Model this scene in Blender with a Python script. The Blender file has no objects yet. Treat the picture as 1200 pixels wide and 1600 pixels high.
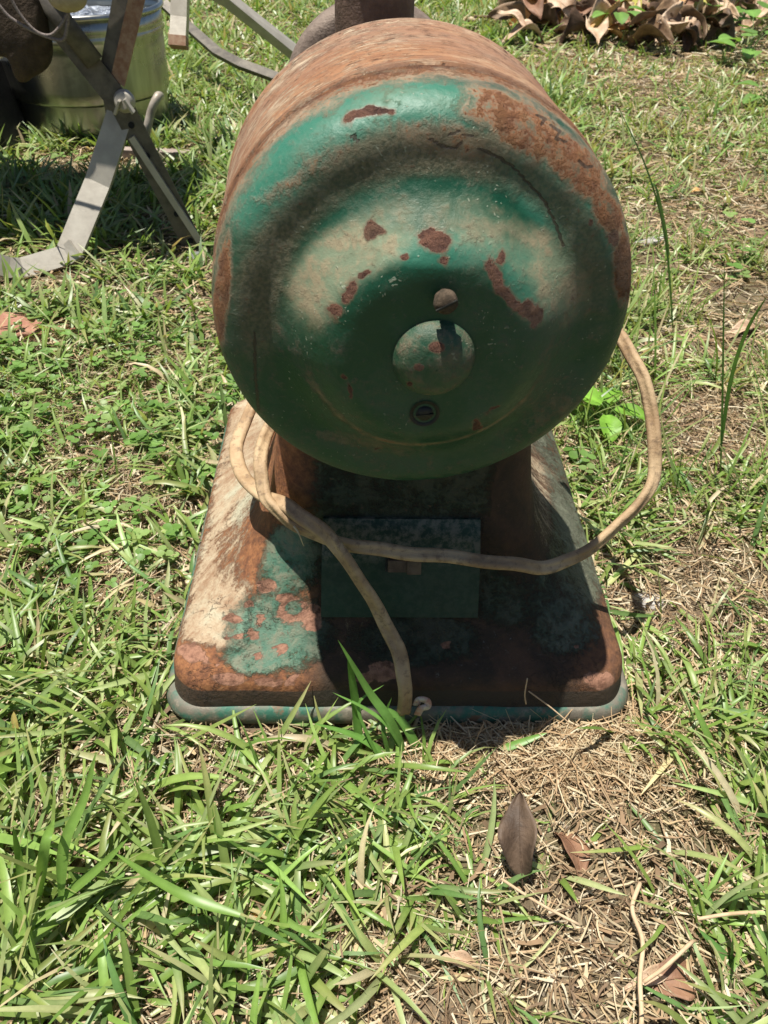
import bpy, bmesh, math, random
import numpy as np
from mathutils import Vector, Matrix, Quaternion
random.seed(5); RNG = np.random.default_rng(11)
scn = bpy.context.scene; COL = scn.collection
# ------------------------------------------------------------------ camera, sky, sun
CX, CY, CH = -0.0378, -0.3665, 0.5729
PITCH, YAW, ROLL = math.radians(41.95), math.radians(2.65), math.radians(2.24)
def _axes():
    F = np.array([math.sin(YAW)*math.cos(PITCH), math.cos(YAW)*math.cos(PITCH), -math.sin(PITCH)])
    R = np.array([math.cos(YAW), -math.sin(YAW), 0.]); U = np.cross(R, F)
    c, s = math.cos(ROLL), math.sin(ROLL)
    return F, c*R+s*U, -s*R+c*U
FW, RT, UP = _axes(); CAM = np.array([CX, CY, CH])
cd = bpy.data.cameras.new('camera'); cam = bpy.data.objects.new('camera', cd); COL.objects.link(cam)
M = Matrix.Identity(4)
for i in range(3):
    M[i][0] = RT[i]; M[i][1] = UP[i]; M[i][2] = -FW[i]; M[i][3] = CAM[i]
cam.matrix_world = M
cd.sensor_fit = 'VERTICAL'; cd.sensor_height = 24; cd.lens = 18
cd.clip_start = .02; cd.clip_end = 300
cd.dof.use_dof = True; cd.dof.focus_distance = .56; cd.dof.aperture_fstop = 14
scn.camera = cam
SUN = Vector((-.178, .028, 1.)).normalized()
w = bpy.data.worlds.new('World'); scn.world = w; w.use_nodes = True
nt = w.node_tree; bg = nt.nodes['Background']
sky = nt.nodes.new('ShaderNodeTexSky'); sky.sky_type = 'NISHITA'; sky.sun_disc = False
sky.sun_elevation = math.asin(SUN.z); sky.sun_rotation = math.atan2(SUN.x, SUN.y)
nt.links.new(sky.outputs[0], bg.inputs[0]); bg.inputs[1].default_value = .05
sl = bpy.data.lights.new('sun', 'SUN'); sl.energy = 5.0; sl.angle = math.radians(.53); sl.color = (1, .95, .86)
so = bpy.data.objects.new('sun', sl); COL.objects.link(so); so.rotation_euler = SUN.to_track_quat('Z', 'Y').to_euler()
scn.view_settings.view_transform = 'Standard'; scn.view_settings.look = 'None'
scn.view_settings.exposure = .66; scn.view_settings.gamma = 1

def ray(x, y): return FW + RT*(x-600)/1200 - UP*(y-800)/1200
def onz(x, y, z=0.): d = ray(x, y); return CAM + d*(z-CAM[2])/d[2]
def ony(x, y, Y): d = ray(x, y); return CAM + d*(Y-CAM[1])/d[1]
def proj(P):
    Q = P-CAM; d = Q@FW
    return 600+1200*(Q@RT)/d, 800-1200*(Q@UP)/d

# ------------------------------------------------------------------ numpy value noise
_tab = RNG.random((256, 256))
def vnoise(x, y, s=1., o=0):
    x = np.asarray(x)*s+o*17.3+1000; y = np.asarray(y)*s+o*9.1+1000
    xi = np.floor(x).astype(int); yi = np.floor(y).astype(int); fx = x-xi; fy = y-yi
    fx = fx*fx*(3-2*fx); fy = fy*fy*(3-2*fy)
    g = lambda a, b: _tab[a % 256, b % 256]
    return (g(xi, yi)*(1-fx)+g(xi+1, yi)*fx)*(1-fy)+(g(xi, yi+1)*(1-fx)+g(xi+1, yi+1)*fx)*fy
def fbm(x, y, s=1., o=0, n=4):
    r = 0; a = .5; t = 0
    for i in range(n): r = r+a*vnoise(x, y, s*2**i, o+i*3); t += a; a *= .5
    return r/t
def sstep(x, a, b):
    t = np.clip((x-a)/(b-a), 0, 1); return t*t*(3-2*t)

# ------------------------------------------------------------------ node helpers
class NG:
    def __init__(s, name):
        s.m = bpy.data.materials.new(name); s.m.use_nodes = True; s.t = s.m.node_tree
        s.b = s.t.nodes['Principled BSDF']; s.out = s.t.nodes['Material Output']
    def n(s, kind, **k):
        x = s.t.nodes.new(kind)
        for a, v in k.items(): setattr(x, a, v)
        return x
    def set(s, sock, v):
        if isinstance(v, bpy.types.NodeSocket): s.t.links.new(v, sock)
        elif isinstance(v, (tuple, list)) and len(v) == 3 and sock.type == 'RGBA': sock.default_value = (*v, 1)
        else: sock.default_value = v
    def obj(s): return s.n('ShaderNodeTexCoord').outputs['Object']
    def attr(s, name, vec=False):
        a = s.n('ShaderNodeAttribute', attribute_name=name); return a.outputs['Vector' if vec else 'Fac']
    def acol(s, name): return s.n('ShaderNodeAttribute', attribute_name=name).outputs['Color']
    def scale(s, v, sc):
        a = s.n('ShaderNodeMapping'); s.set(a.inputs[0], v); a.inputs['Scale'].default_value = sc; return a.outputs[0]
    def noise(s, v, sc, det=6, ro=.6, dist=0., col=False):
        a = s.n('ShaderNodeTexNoise'); s.set(a.inputs['Vector'], v); a.inputs['Scale'].default_value = sc
        a.inputs['Detail'].default_value = det; a.inputs['Roughness'].default_value = ro; a.inputs['Distortion'].default_value = dist
        return a.outputs['Color' if col else 'Fac']
    def vor(s, v, sc, feat='F1', rnd=1.):
        a = s.n('ShaderNodeTexVoronoi', feature=feat); s.set(a.inputs['Vector'], v); a.inputs['Scale'].default_value = sc
        a.inputs['Randomness'].default_value = rnd; return a.outputs['Distance']
    def math(s, op, a, b=0., c=None, clamp=False):
        x = s.n('ShaderNodeMath', operation=op, use_clamp=clamp); s.set(x.inputs[0], a); s.set(x.inputs[1], b)
        if c is not None: s.set(x.inputs[2], c)
        return x.outputs[0]
    def step(s, v, a, b, lo=0., hi=1.):
        x = s.n('ShaderNodeMapRange', interpolation_type='SMOOTHSTEP'); s.set(x.inputs[0], v)
        x.inputs[1].default_value = a; x.inputs[2].default_value = b; x.inputs[3].default_value = lo; x.inputs[4].default_value = hi
        return x.outputs[0]
    def mix(s, f, a, b, mode='MIX'):
        x = s.n('ShaderNodeMix', data_type='RGBA', blend_type=mode); s.set(x.inputs[0], f); s.set(x.inputs[6], a); s.set(x.inputs[7], b)
        return x.outputs[2]
    def ramp(s, f, pts):
        x = s.n('ShaderNodeValToRGB'); s.set(x.inputs[0], f); e = x.color_ramp.elements
        while len(e) < len(pts): e.new(.5)
        for k, (p, c) in enumerate(pts): e[k].position = p; e[k].color = (*c, 1)
        return x.outputs[0]
    def bump(s, h, st, dist=.002, prev=None):
        x = s.n('ShaderNodeBump'); s.set(x.inputs['Height'], h); x.inputs['Strength'].default_value = st; x.inputs['Distance'].default_value = dist
        if prev is not None: s.set(x.inputs['Normal'], prev)
        return x.outputs[0]
    def done(s, col=None, rough=None, nor=None, metal=None, spec=None):
        for k, v in (('Base Color', col), ('Roughness', rough), ('Normal', nor), ('Metallic', metal), ('Specular IOR Level', spec)):
            if v is not None: s.set(s.b.inputs[k], v)
        return s.m

def simple(name, c1, c2, sc=40, rough=.7, metal=0., bs=.4, bd=.001, spec=.4):
    g = NG(name); o = g.obj(); n = g.noise(o, sc, 8, .65); f = g.noise(o, sc*7, 4)
    return g.done(g.mix(g.step(n, .35, .65), c1, c2), g.math('MULTIPLY_ADD', f, .25, rough-.12), g.bump(g.math('ADD', n, f), bs, bd), metal, spec)

# ------------------------------------------------------------------ paint materials
GREEN = (.003, .052, .024)
def rust_col(g, o, n2):
    nb = g.noise(o, 130, 8, .7)
    c = g.ramp(nb, [(.28, (.07, .026, .012)), (.45, (.20, .075, .030)), (.58, (.36, .145, .052)), (.74, (.46, .25, .11))])
    return c, nb
def mat_bell():
    g = NG('green_enamel_worn'); o = g.obj()
    n1 = g.noise(o, 22, 6, .6, .4); n2 = g.noise(o, 85, 10, .68, .3); n3 = g.noise(o, 420, 5, .6); big = g.noise(o, 9, 4)
    green = g.mix(g.step(n1, .35, .68), GREEN, (.006, .070, .036))
    fd = g.math('ADD', g.attr('faded'), g.math('MULTIPLY_ADD', n1, .5, -.25)); green = g.mix(g.step(fd, .25, .8, 0, .85), green, (.035, .165, .105))  # paler green on the sunlit rim: dusty weathering with painted-in sheen
    green = g.mix(g.step(n2, .55, .75, 0, .5), green, (.02, .055, .03))
    # dirt film lying in the valley, pale dust with painted glare on boss and rim
    dirt = g.math('ADD', g.attr('dirt'), g.math('MULTIPLY_ADD', n2, .9, -.45)); dm = g.step(dirt, .10, 1.05, 0, .80)
    col = g.mix(dm, green, g.mix(g.step(n3, .35, .65), (.085, .085, .05), (.20, .17, .105)))
    chalk = g.math('ADD', g.attr('chalk'), g.math('MULTIPLY_ADD', n1, .7, -.35)); cm = g.step(g.math('ADD', chalk, g.math('MULTIPLY_ADD', n2, .4, -.2)), .2, .9, 0, .82)
    col = g.mix(cm, col, g.mix(g.step(n2, .4, .6), (.22, .27, .17), (.36, .29, .18)))
    # fine pale specks
    sp = g.step(g.vor(g.mix(.03, o, g.noise(o, 60, 3, .5, 0, True), 'ADD'), 230), .12, .19, 1, 0)
    sp = g.math('MULTIPLY', sp, g.step(g.noise(o, 35, 3), .48, .60))
    col = g.mix(g.math('MULTIPLY', sp, .8), col, (.27, .30, .22))
    rc, nb = rust_col(g, o, n2)
    f1 = g.noise(o, 260, 8, .72); f2 = g.noise(o, 700, 5, .7)
    rag = g.math('ADD', g.math('MULTIPLY_ADD', n2, .8, -.4), g.math('MULTIPLY_ADD', f1, 1.0, -.5))
    rm0 = g.math('ADD', g.attr('rust'), g.math('ADD', rag, g.math('MULTIPLY_ADD', n1, .6, -.3)))
    rm = g.step(g.math('ADD', rm0, g.math('MULTIPLY_ADD', f2, .5, -.25)), .40, .66)
    halo = g.step(rm0, .05, .5, 0, .75)
    col = g.mix(halo, col, g.mix(g.step(n2, .4, .6), (.17, .12, .07), (.25, .19, .12)))
    # freckles of rust and grime breaking through the paint
    fr = g.math('MULTIPLY', g.step(f1, .60, .66), g.step(g.math('ADD', g.math('ADD', halo, dm), g.math('MULTIPLY_ADD', n1, .6, -.25)), .2, .9))
    col = g.mix(g.math('MULTIPLY', fr, .75), col, (.12, .055, .03))
    col = g.mix(rm, col, g.mix(.15, rc, (.22, .11, .055)))
    tan = g.math('MULTIPLY', g.step(g.math('ADD', g.noise(o, 30, 9, .75), g.math('MULTIPLY_ADD', f1, .5, -.25)), .46, .62), g.attr('tan'))
    col = g.mix(g.math('MULTIPLY', tan, .7), col, (.36, .27, .18))
    cf = g.math('ADD', g.attr('chip'), g.math('ADD', g.math('MULTIPLY_ADD', n2, .9, -.45), g.math('MULTIPLY_ADD', f1, .8, -.4)))
    ch = g.step(cf, .5, .53)
    bleed = g.step(cf, .12, .5, 0, .6); col = g.mix(bleed, col, (.15, .095, .055))
    col = g.mix(ch, col, g.mix(g.step(nb, .35, .6), (.10, .042, .03), (.26, .12, .075)))
    edge = g.math('MULTIPLY', g.step(cf, .46, .50), g.math('SUBTRACT', 1., ch)); edge = g.math('MULTIPLY', edge, g.step(n1, .5, .6))
    col = g.mix(g.math('MULTIPLY', edge, .45), col, (.34, .36, .27))
    anyr = g.math('MAXIMUM', rm, ch)
    ck = g.step(g.math('ADD', g.attr('crack'), g.math('MULTIPLY_ADD', f1, .5, -.25)), .45, .6); col = g.mix(g.math('MULTIPLY', ck, .8), col, (.04, .025, .015))
    # scratches
    sc = g.noise(g.scale(g.mix(.02, o, g.noise(o, 20, 2, .5, 0, True), 'ADD'), (1400, 60, 60)), 1, 2, .5); scm = g.math('MULTIPLY', g.step(sc, .74, .78), g.step(n1, .5, .62))
    col = g.mix(g.math('MULTIPLY', scm, .35), col, (.30, .30, .22))
    film = g.step(g.math('ADD', n1, g.math('MULTIPLY_ADD', f1, .5, -.25)), .42, .68, 0, .38); col = g.mix(film, col, (.12, .115, .075))
    ro = g.math('ADD', g.math('MULTIPLY', anyr, .42), .33); ro = g.math('ADD', ro, g.math('MULTIPLY', g.math('MAXIMUM', dm, cm), .3)); ro = g.math('ADD', ro, film); ro = g.math('MULTIPLY_ADD', n3, .15, ro, clamp=True)
    h = g.math('ADD', g.math('MULTIPLY', anyr, -1.), g.math('MULTIPLY', g.math('MULTIPLY', anyr, nb), 1.6)); h = g.math('ADD', h, g.math('MULTIPLY', edge, .5)); h = g.math('SUBTRACT', h, ck)
    b1 = g.bump(h, 1., .0024)
    gr = g.math('MULTIPLY_ADD', g.math('MAXIMUM', dm, g.math('MAXIMUM', halo, anyr)), .9, .22)
    b2 = g.bump(g.math('ADD', g.math('MULTIPLY', n2, .5), g.math('MULTIPLY', f1, gr)), .8, .0016, b1)
    b3 = g.bump(g.noise(o, 34, 3), .35, .003, b2)
    b4 = g.bump(g.math('ADD', sp, g.math('MULTIPLY', f2, .3)), .5, .0008, b3)
    return g.done(col, ro, b4, None, .45)
def mat_drum():
    g = NG('rusty_streaked_drum'); o = g.obj(); u = g.attr('uvw', True)
    s1 = g.noise(g.scale(u, (26, 170, 1)), 1, 10, .72, .8); s2 = g.noise(g.scale(u, (75, 620, 1)), 1, 7, .72, .6)
    n1 = g.noise(o, 26, 9, .7); n3 = g.noise(o, 380, 6, .7); big = g.noise(o, 9, 5, .65); n2 = g.noise(o, 110, 8, .7)
    m = g.math('ADD', g.math('MULTIPLY', s1, .5), g.math('MULTIPLY', n1, .5))
    c = g.ramp(m, [(.34, (.11, .055, .033)), (.45, (.25, .115, .055)), (.54, (.35, .18, .09)), (.64, (.46, .31, .18))])
    c = g.mix(g.step(big, .38, .62, 0, .7), c, g.mix(g.step(n2, .4, .6), (.17, .10, .068), (.30, .185, .125)))
    pale = g.math('MULTIPLY', g.step(g.math('ADD', s2, g.math('MULTIPLY_ADD', n1, .5, -.25)), .50, .60), g.attr('tan'))
    c = g.mix(g.math('MULTIPLY', pale, .7), c, (.50, .41, .29))
    dk = g.step(g.math('ADD', s2, g.math('MULTIPLY_ADD', n2, .5, -.25)), .34, .39, 1, 0)
    c = g.mix(g.math('MULTIPLY', dk, .8), c, (.07, .036, .024))
    pit = g.step(n3, .60, .68); c = g.mix(g.math('MULTIPLY', pit, .6), c, (.10, .045, .028))
    c = g.mix(g.math('MULTIPLY', g.attr('seam'), g.step(n2, .3, .55)), c, (.06, .032, .022))
    gm = g.step(g.math('ADD', g.attr('green'), g.math('MULTIPLY_ADD', n1, .8, -.4)), .48, .56)
    c = g.mix(g.math('MULTIPLY', gm, .8), c, (.03, .08, .045))
    h = g.math('ADD', g.math('MULTIPLY', m, .8), g.math('ADD', g.math('MULTIPLY', dk, -.9), g.math('ADD', g.math('MULTIPLY', n3, .5), g.math('MULTIPLY', pale, .3))))
    return g.done(c, .76, g.bump(h, .9, .0015), None, .3)
def mat_base():
    g = NG('flaking_base_paint'); o = g.obj()
    n1 = g.noise(o, 20, 7, .62, .5); n2 = g.noise(o, 80, 10, .68, .3); n3 = g.noise(o, 400, 5, .6)
    # streaks run down the flare: compressed sideways noise
    st = g.noise(g.attr('flow', True), 1, 10, .72, 1.2); f1 = g.noise(o, 250, 8, .72)
    rc, nb = rust_col(g, o, n2)
    col = g.mix(.35, rc, (.10, .055, .036)); motor_shade = g.attr('dark'); col = g.mix(g.math('MULTIPLY', motor_shade, .92), col, g.mix(g.step(n1, .35, .65), (.026, .022, .015), (.075, .042, .026)))  # motor's shade painted into the rust and paint colours
    wob = g.math('MULTIPLY_ADD', n2, .5, -.25); wob1 = g.math('MULTIPLY_ADD', n1, .6, -.3); ws = g.math('ADD', g.math('MULTIPLY_ADD', st, .8, -.4), g.math('MULTIPLY_ADD', f1, .7, -.35))
    sm0 = g.math('ADD', g.attr('sand'), g.math('ADD', ws, g.math('MULTIPLY', wob, .5))); sm = g.step(sm0, .36, .60)
    col = g.mix(sm, col, g.mix(g.step(g.math('ADD', g.math('MULTIPLY', st, .35), g.math('ADD', g.math('MULTIPLY', n1, .35), g.math('MULTIPLY', f1, .3))), .40, .58), (.27, .165, .095), (.46, .37, .25)))
    col = g.mix(g.math('MULTIPLY', g.math('MULTIPLY', sm, g.step(n1, .5, .66)), .5), col, (.40, .44, .33))
    gm0 = g.math('ADD', g.attr('paint'), g.math('ADD', wob, wob1)); gm = g.step(g.math('ADD', gm0, g.math('MULTIPLY_ADD', f1, .7, -.35)), .36, .62)
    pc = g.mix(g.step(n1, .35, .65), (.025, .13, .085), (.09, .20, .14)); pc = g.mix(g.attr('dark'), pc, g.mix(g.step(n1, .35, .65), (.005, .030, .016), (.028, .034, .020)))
    pc = g.mix(g.math('MULTIPLY', g.step(n2, .42, .62, 0, .75), g.math('MULTIPLY_ADD', motor_shade, -.85, 1.)), pc, (.20, .20, .14)); pc = g.mix(g.attr('grey'), pc, g.mix(g.step(n1, .35, .65), (.05, .075, .05), (.13, .14, .10)))
    col = g.mix(g.math('MULTIPLY', gm, .9), col, pc)
    wh = g.step(g.math('ADD', g.noise(g.scale(o, (1, 1, .7)), 150, 10, .8, .6), g.math('MULTIPLY', g.attr('white'), .12)), .70, .82)
    col = g.mix(g.math('MULTIPLY', wh, .35), col, (.42, .45, .42))
    cf = g.math('ADD', g.attr('chip'), g.math('ADD', g.math('MULTIPLY_ADD', n2, .6, -.3), g.math('MULTIPLY_ADD', f1, .7, -.35))); ch = g.step(cf, .5, .54)
    frk = g.math('MULTIPLY', g.step(f1, .58, .66), .6); col = g.mix(frk, col, (.11, .06, .04))
    col = g.mix(g.math('MULTIPLY', g.step(cf, .34, .5), g.math('SUBTRACT', .7, ch)), col, (.12, .07, .045))
    col = g.mix(ch, col, g.mix(g.step(nb, .35, .6), (.17, .08, .05), (.32, .165, .105)))
    # crack network in the flaking paint
    cr = g.vor(g.mix(.05, o, g.noise(o, 45, 4, .6, 0, True), 'ADD'), 80, 'DISTANCE_TO_EDGE'); crm = g.math('MULTIPLY', g.step(cr, .0, .045, 1, 0), g.step(g.noise(o, 16, 4), .54, .64))
    col = g.mix(g.math('MULTIPLY', crm, .6), col, (.05, .03, .02))
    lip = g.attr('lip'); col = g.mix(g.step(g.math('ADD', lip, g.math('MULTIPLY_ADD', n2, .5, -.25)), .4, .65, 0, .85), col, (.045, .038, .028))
    h = g.math('ADD', g.math('MULTIPLY', gm, .7), g.math('MULTIPLY', sm, .5)); h = g.math('SUBTRACT', h, g.math('MULTIPLY', ch, 1.)); h = g.math('SUBTRACT', h, g.math('MULTIPLY', crm, .8))
    b = g.bump(h, .9, .0011); b = g.bump(g.math('ADD', n2, g.math('MULTIPLY', f1, .6)), .9, .0022, b)
    return g.done(col, g.math('MULTIPLY_ADD', gm, -.22, .8), b, None, .35)

# ------------------------------------------------------------------ mesh helpers
def link(o, parent=None):
    COL.objects.link(o)
    if parent is not None: o.parent = parent
    return o
def np_mesh(name, V, Fq, mat=None, attrs=None, vattrs=None, smooth=True, parent=None, cols=None):
    V = np.asarray(V, dtype=np.float32); Fq = np.asarray(Fq, dtype=np.int32); k = Fq.shape[1]
    me = bpy.data.meshes.new(name); me.vertices.add(len(V)); me.vertices.foreach_set('co', V.ravel())
    me.loops.add(Fq.size); me.loops.foreach_set('vertex_index', Fq.ravel())
    me.polygons.add(len(Fq)); me.polygons.foreach_set('loop_start', np.arange(0, Fq.size, k, dtype=np.int32))
    me.polygons.foreach_set('loop_total', np.full(len(Fq), k, dtype=np.int32))
    me.update(calc_edges=True); me.polygons.foreach_set('use_smooth', np.full(len(Fq), smooth))
    for n, a in (attrs or {}).items():
        t = me.attributes.new(n, 'FLOAT', 'POINT'); t.data.foreach_set('value', np.asarray(a, dtype=np.float32).ravel())
    for n, a in (vattrs or {}).items():
        t = me.attributes.new(n, 'FLOAT_VECTOR', 'POINT'); t.data.foreach_set('vector', np.asarray(a, dtype=np.float32).ravel())
    if cols is not None:
        t = me.attributes.new('col', 'FLOAT_COLOR', 'POINT'); c = np.ones((len(V), 4), dtype=np.float32); c[:, :3] = cols; t.data.foreach_set('color', c.ravel())
    if mat: me.materials.append(mat)
    return link(bpy.data.objects.new(name, me), parent)
def grid_faces(rows, n, wrap=True):
    i = np.arange(rows-1)[:, None]; j = np.arange(n if wrap else n-1)[None, :]; j2 = (j+1) % n
    return np.stack([i*n+j, i*n+j2, (i+1)*n+j2, (i+1)*n+j], -1).reshape(-1, 4)
def tag(o, label, cat, group=None):
    o['label'] = label; o['category'] = cat
    if group: o['group'] = group
    return o
def empty(name, label, cat, loc=(0, 0, 0), group=None):
    o = bpy.data.objects.new(name, None); o.location = loc; o.empty_display_size = .05; link(o); return tag(o, label, cat, group)
def bm_obj(name, bm, mat, parent=None, smooth=True, bevel=0.):
    if bevel:
        bmesh.ops.bevel(bm, geom=[e for e in bm.edges if e.is_manifold and e.calc_face_angle(0) > .5], offset=bevel, segments=2, affect='EDGES', profile=.6)
    bmesh.ops.recalc_face_normals(bm, faces=bm.faces)
    me = bpy.data.meshes.new(name); bm.to_mesh(me); bm.free()
    for p in me.polygons: p.use_smooth = smooth
    if mat: me.materials.append(mat)
    return link(bpy.data.objects.new(name, me), parent)
def densify(prof, step):
    P = np.array(prof, float); Q = [P[0]]
    for a, b in zip(P[:-1], P[1:]):
        n = max(1, int(np.linalg.norm(b-a)/step))
        for k in range(1, n+1): Q.append(a+(b-a)*k/n)
    return np.array(Q)
def smooth_prof(prof, it=2):     # corner cutting keeps the ends
    P = np.array(prof, float)
    for _ in range(it):
        Q = [P[0]]
        for a, b in zip(P[:-1], P[1:]): Q += [a*.75+b*.25, a*.25+b*.75]
        Q.append(P[-1]); P = np.array(Q)
    return P
def spline(pts, n=12):
    P = [np.array(p, float) for p in pts]; P = [2*P[0]-P[1]]+P+[2*P[-1]-P[-2]]; out = []
    for i in range(1, len(P)-2):
        for k in range(n):
            t = k/n; a, b, c, d = P[i-1:i+3]
            out.append(.5*((2*b)+(-a+c)*t+(2*a-5*b+4*c-d)*t*t+(-a+3*b-3*c+d)*t**3))
    out.append(P[-2]); return np.array(out)
def sweep(name, pts, prof, mat, parent=None, up=(0, 0, 1), taper=None, closed_prof=True, smooth=True, ups=None):
    """prof: list of (a,b) offsets across / along up; swept along pts with caps."""
    pts = np.array(pts, float); n = len(pts); prof = np.array(prof, float); k = len(prof)
    T = np.gradient(pts, axis=0); T /= np.linalg.norm(T, axis=1)[:, None]
    V = np.zeros((n, k, 3))
    for i in range(n):
        u = np.array(ups[i] if ups is not None else up, float); s = np.cross(T[i], u); s /= np.linalg.norm(s)+1e-9; v = np.cross(s, T[i])
        sc = taper[i] if taper is not None else 1.
        V[i] = pts[i]+(prof[:, :1]*s+prof[:, 1:]*v)*sc
    bm = bmesh.new(); vs = [[bm.verts.new(V[i, j]) for j in range(k)] for i in range(n)]
    for i in range(n-1):
        for j in range(k): bm.faces.new((vs[i][j], vs[i][(j+1) % k], vs[i+1][(j+1) % k], vs[i+1][j]))
    bm.faces.new(vs[0][::-1]); bm.faces.new(vs[-1])
    return bm_obj(name, bm, mat, parent, smooth)
def circle_prof(rx, ry=None, n=12):
    ry = ry or rx; return [(rx*math.cos(a), ry*math.sin(a)) for a in np.linspace(0, 2*math.pi, n, endpoint=False)]
def box_bm(bm, c, h, rot=None):
    m = Matrix.Translation(c) @ (rot.to_4x4() if rot else Matrix.Identity(4)) @ Matrix.Diagonal((*[2*x for x in h], 1))
    bmesh.ops.create_cube(bm, size=1, matrix=m)
def lathe(name, prof, n, mat, parent=None, axis='Z', smooth=True, wob=0.):
    P = np.array(prof, float); a = np.linspace(0, 2*np.pi, n, endpoint=False)
    r = P[:, 1][:, None]*(1+wob*np.sin(3*a+1)[None, :]); h = np.repeat(P[:, 0][:, None], n, 1)
    X = r*np.cos(a); Z = r*np.sin(a)
    V = np.stack([X, h, Z], -1) if axis == 'Y' else np.stack([X, Z, h], -1)
    F = grid_faces(len(P), n)
    if axis != 'Y': F = F
    else: F = F[:, ::-1]
    return np_mesh(name, V.reshape(-1, 3), F, mat, smooth=smooth, parent=parent)

# ------------------------------------------------------------------ ground
def gh(x, y):
    h = (fbm(x, y, 2.2, 1, 3)-.5)*.05 + (fbm(x, y, 14, 5, 3)-.5)*.012
    d = np.hypot(np.maximum(np.abs(x)-.2, 0), np.maximum(np.abs(y-.22)-.24, 0))
    return h*sstep(d, .0, .25) - .002*(1-sstep(d, 0, .05)) - .015*sstep(d, .02, .4)*0
def mat_soil():
    g = NG('soil_and_litter'); o = g.obj(); n1 = g.noise(o, 6, 6, .6); n2 = g.noise(o, 60, 10, .7); n3 = g.noise(o, 300, 6, .7)
    c = g.ramp(n2, [(.3, (.06, .045, .03)), (.5, (.16, .12, .08)), (.7, (.30, .23, .155))])
    c = g.mix(g.step(n1, .42, .62, 0, .5), c, (.10, .11, .045))
    c = g.mix(g.step(n3, .56, .66, 0, .5), c, (.42, .33, .21))
    return g.done(c, .95, g.bump(g.math('ADD', n2, g.math('MULTIPLY', n3, .5)), .9, .006), None, .1)
u = np.linspace(-1, 1, 420); gx = 3.2*u + 60*np.sign(u)*np.abs(u)**9; gy = 1.6+gx
X, Y = np.meshgrid(gx, gy); Z = gh(X, Y)
grd = np_mesh('ground', np.stack([X, Y, Z], -1).reshape(-1, 3), grid_faces(420, 420, False), mat_soil()); grd['kind'] = 'structure'

# ------------------------------------------------------------------ the meat grinder
G = empty('meat_grinder', 'old green enamelled meat grinder motor on flared pedestal, rusty drum facing the camera', 'grinder')
ZH, MYAW, RM = .3632, .0541, .121
def blobs(px, py, L, soft=.35):
    m = np.zeros(px.shape)
    for cx, cy, rx, ry, *r in L:
        a = math.radians(r[0]) if r else 0; dx = px-cx; dy = py-cy
        x = (dx*math.cos(a)+dy*math.sin(a))/rx; y = (-dx*math.sin(a)+dy*math.cos(a))/ry
        m = np.maximum(m, 1-sstep(np.hypot(x, y), 1-soft, 1+soft))
    return m
cM, sM = math.cos(MYAW), math.sin(MYAW)
def m2w(V): return np.stack([.001+V[..., 0]*cM-V[..., 1]*sM, V[..., 0]*sM+V[..., 1]*cM, V[..., 2]+ZH], -1)
def revolve(prof, n):
    a = np.linspace(0, 2*np.pi, n, endpoint=False); P = np.array(prof)
    V = np.stack([P[:, 1][:, None]*np.cos(a), np.repeat(P[:, 0][:, None], n, 1), P[:, 1][:, None]*np.sin(a)], -1)
    return V, np.repeat(a[None], len(P), 0), P
def motor_place(o): o.location = (.001, 0, ZH); o.rotation_euler = (0, 0, MYAW)
# end bell: (distance along the axis, radius)
bp = [(-.0115, .0005), (-.0115, .030), (-.0115, .044), (-.0108, .0495), (-.0085, .0550), (-.0048, .0598), (-.0005, .0645), (.0045, .0695), (.0095, .0750), (.0138, .0808), (.0160, .0855), (.0168, .0900),
      (.0170, .0945), (.0172, .0990), (.0180, .1040), (.0200, .1088), (.0235, .1130), (.0285, .1165), (.036, .1190), (.045, .1200), (.058, .1203), (.0655, .1203)]
bp = densify(smooth_prof(bp, 2), .0008)
V, A, P = revolve(bp, 640)
# dents and slight unevenness of the pressed sheet
nz = (fbm(V[..., 0]+3, V[..., 2]+3, 30, 2, 3)-.5)
V[..., 1] += nz*.0016*sstep(V[..., 0]**2+V[..., 2]**2, .0005, .003)
px, py = proj(m2w(V)); r = np.hypot(V[..., 0], V[..., 2]); yy = np.repeat(P[:, 0][:, None], 640, 1); ang = np.degrees(A)   # 0 right, 90 top
up = np.sin(A)
chips = [(675, 378, 25, 15, 5), (587, 360, 15, 14), (567, 430, 13, 8, -30), (545, 456, 11, 18, 15), (519, 487, 14, 12), (776, 432, 9, 26, -15), (793, 462, 26, 11, 45), (818, 482, 17, 12, 20), (834, 497, 14, 10, 40),
         (783, 398, 7, 13, -20), (574, 181, 38, 9, -12), (750, 661, 10, 8), (632, 404, 8, 5), (693, 412, 8, 9), (955, 372, 7, 15), (925, 350, 5, 8), (612, 176, 10, 6), (770, 640, 8, 5), (540, 590, 5, 6), (590, 700, 6, 3), (545, 615, 4, 8)]
wx = (fbm(V[..., 0]+1, V[..., 2]+1, 120, 61, 3)-.5)*26; wy = (fbm(V[..., 0]+1, V[..., 2]+1, 120, 71, 3)-.5)*26
chip = blobs(px+wx, py+wy, chips, .75)
lim = .036+.008*sstep(up, -.2, .8)
rust = .66*sstep(yy, lim-.022, lim+.014)
rust = np.maximum(rust, .85*sstep(yy, .05, .062)*sstep(up, -.9, -.1))
rust = np.maximum(rust, .66*blobs(px, py, [(760, 165, 55, 34, 20), (820, 200, 80, 40, 32), (895, 255, 75, 34, 48), (950, 330, 45, 22, 62), (975, 420, 18, 60), (345, 470, 14, 110, 6)], .4))
rust = np.maximum(rust, .42*blobs(px, py, [(500, 250, 120, 22, -32), (690, 215, 90, 30, 15), (850, 660, 60, 40, -40), (560, 690, 90, 9, 12)], .5))
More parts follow.
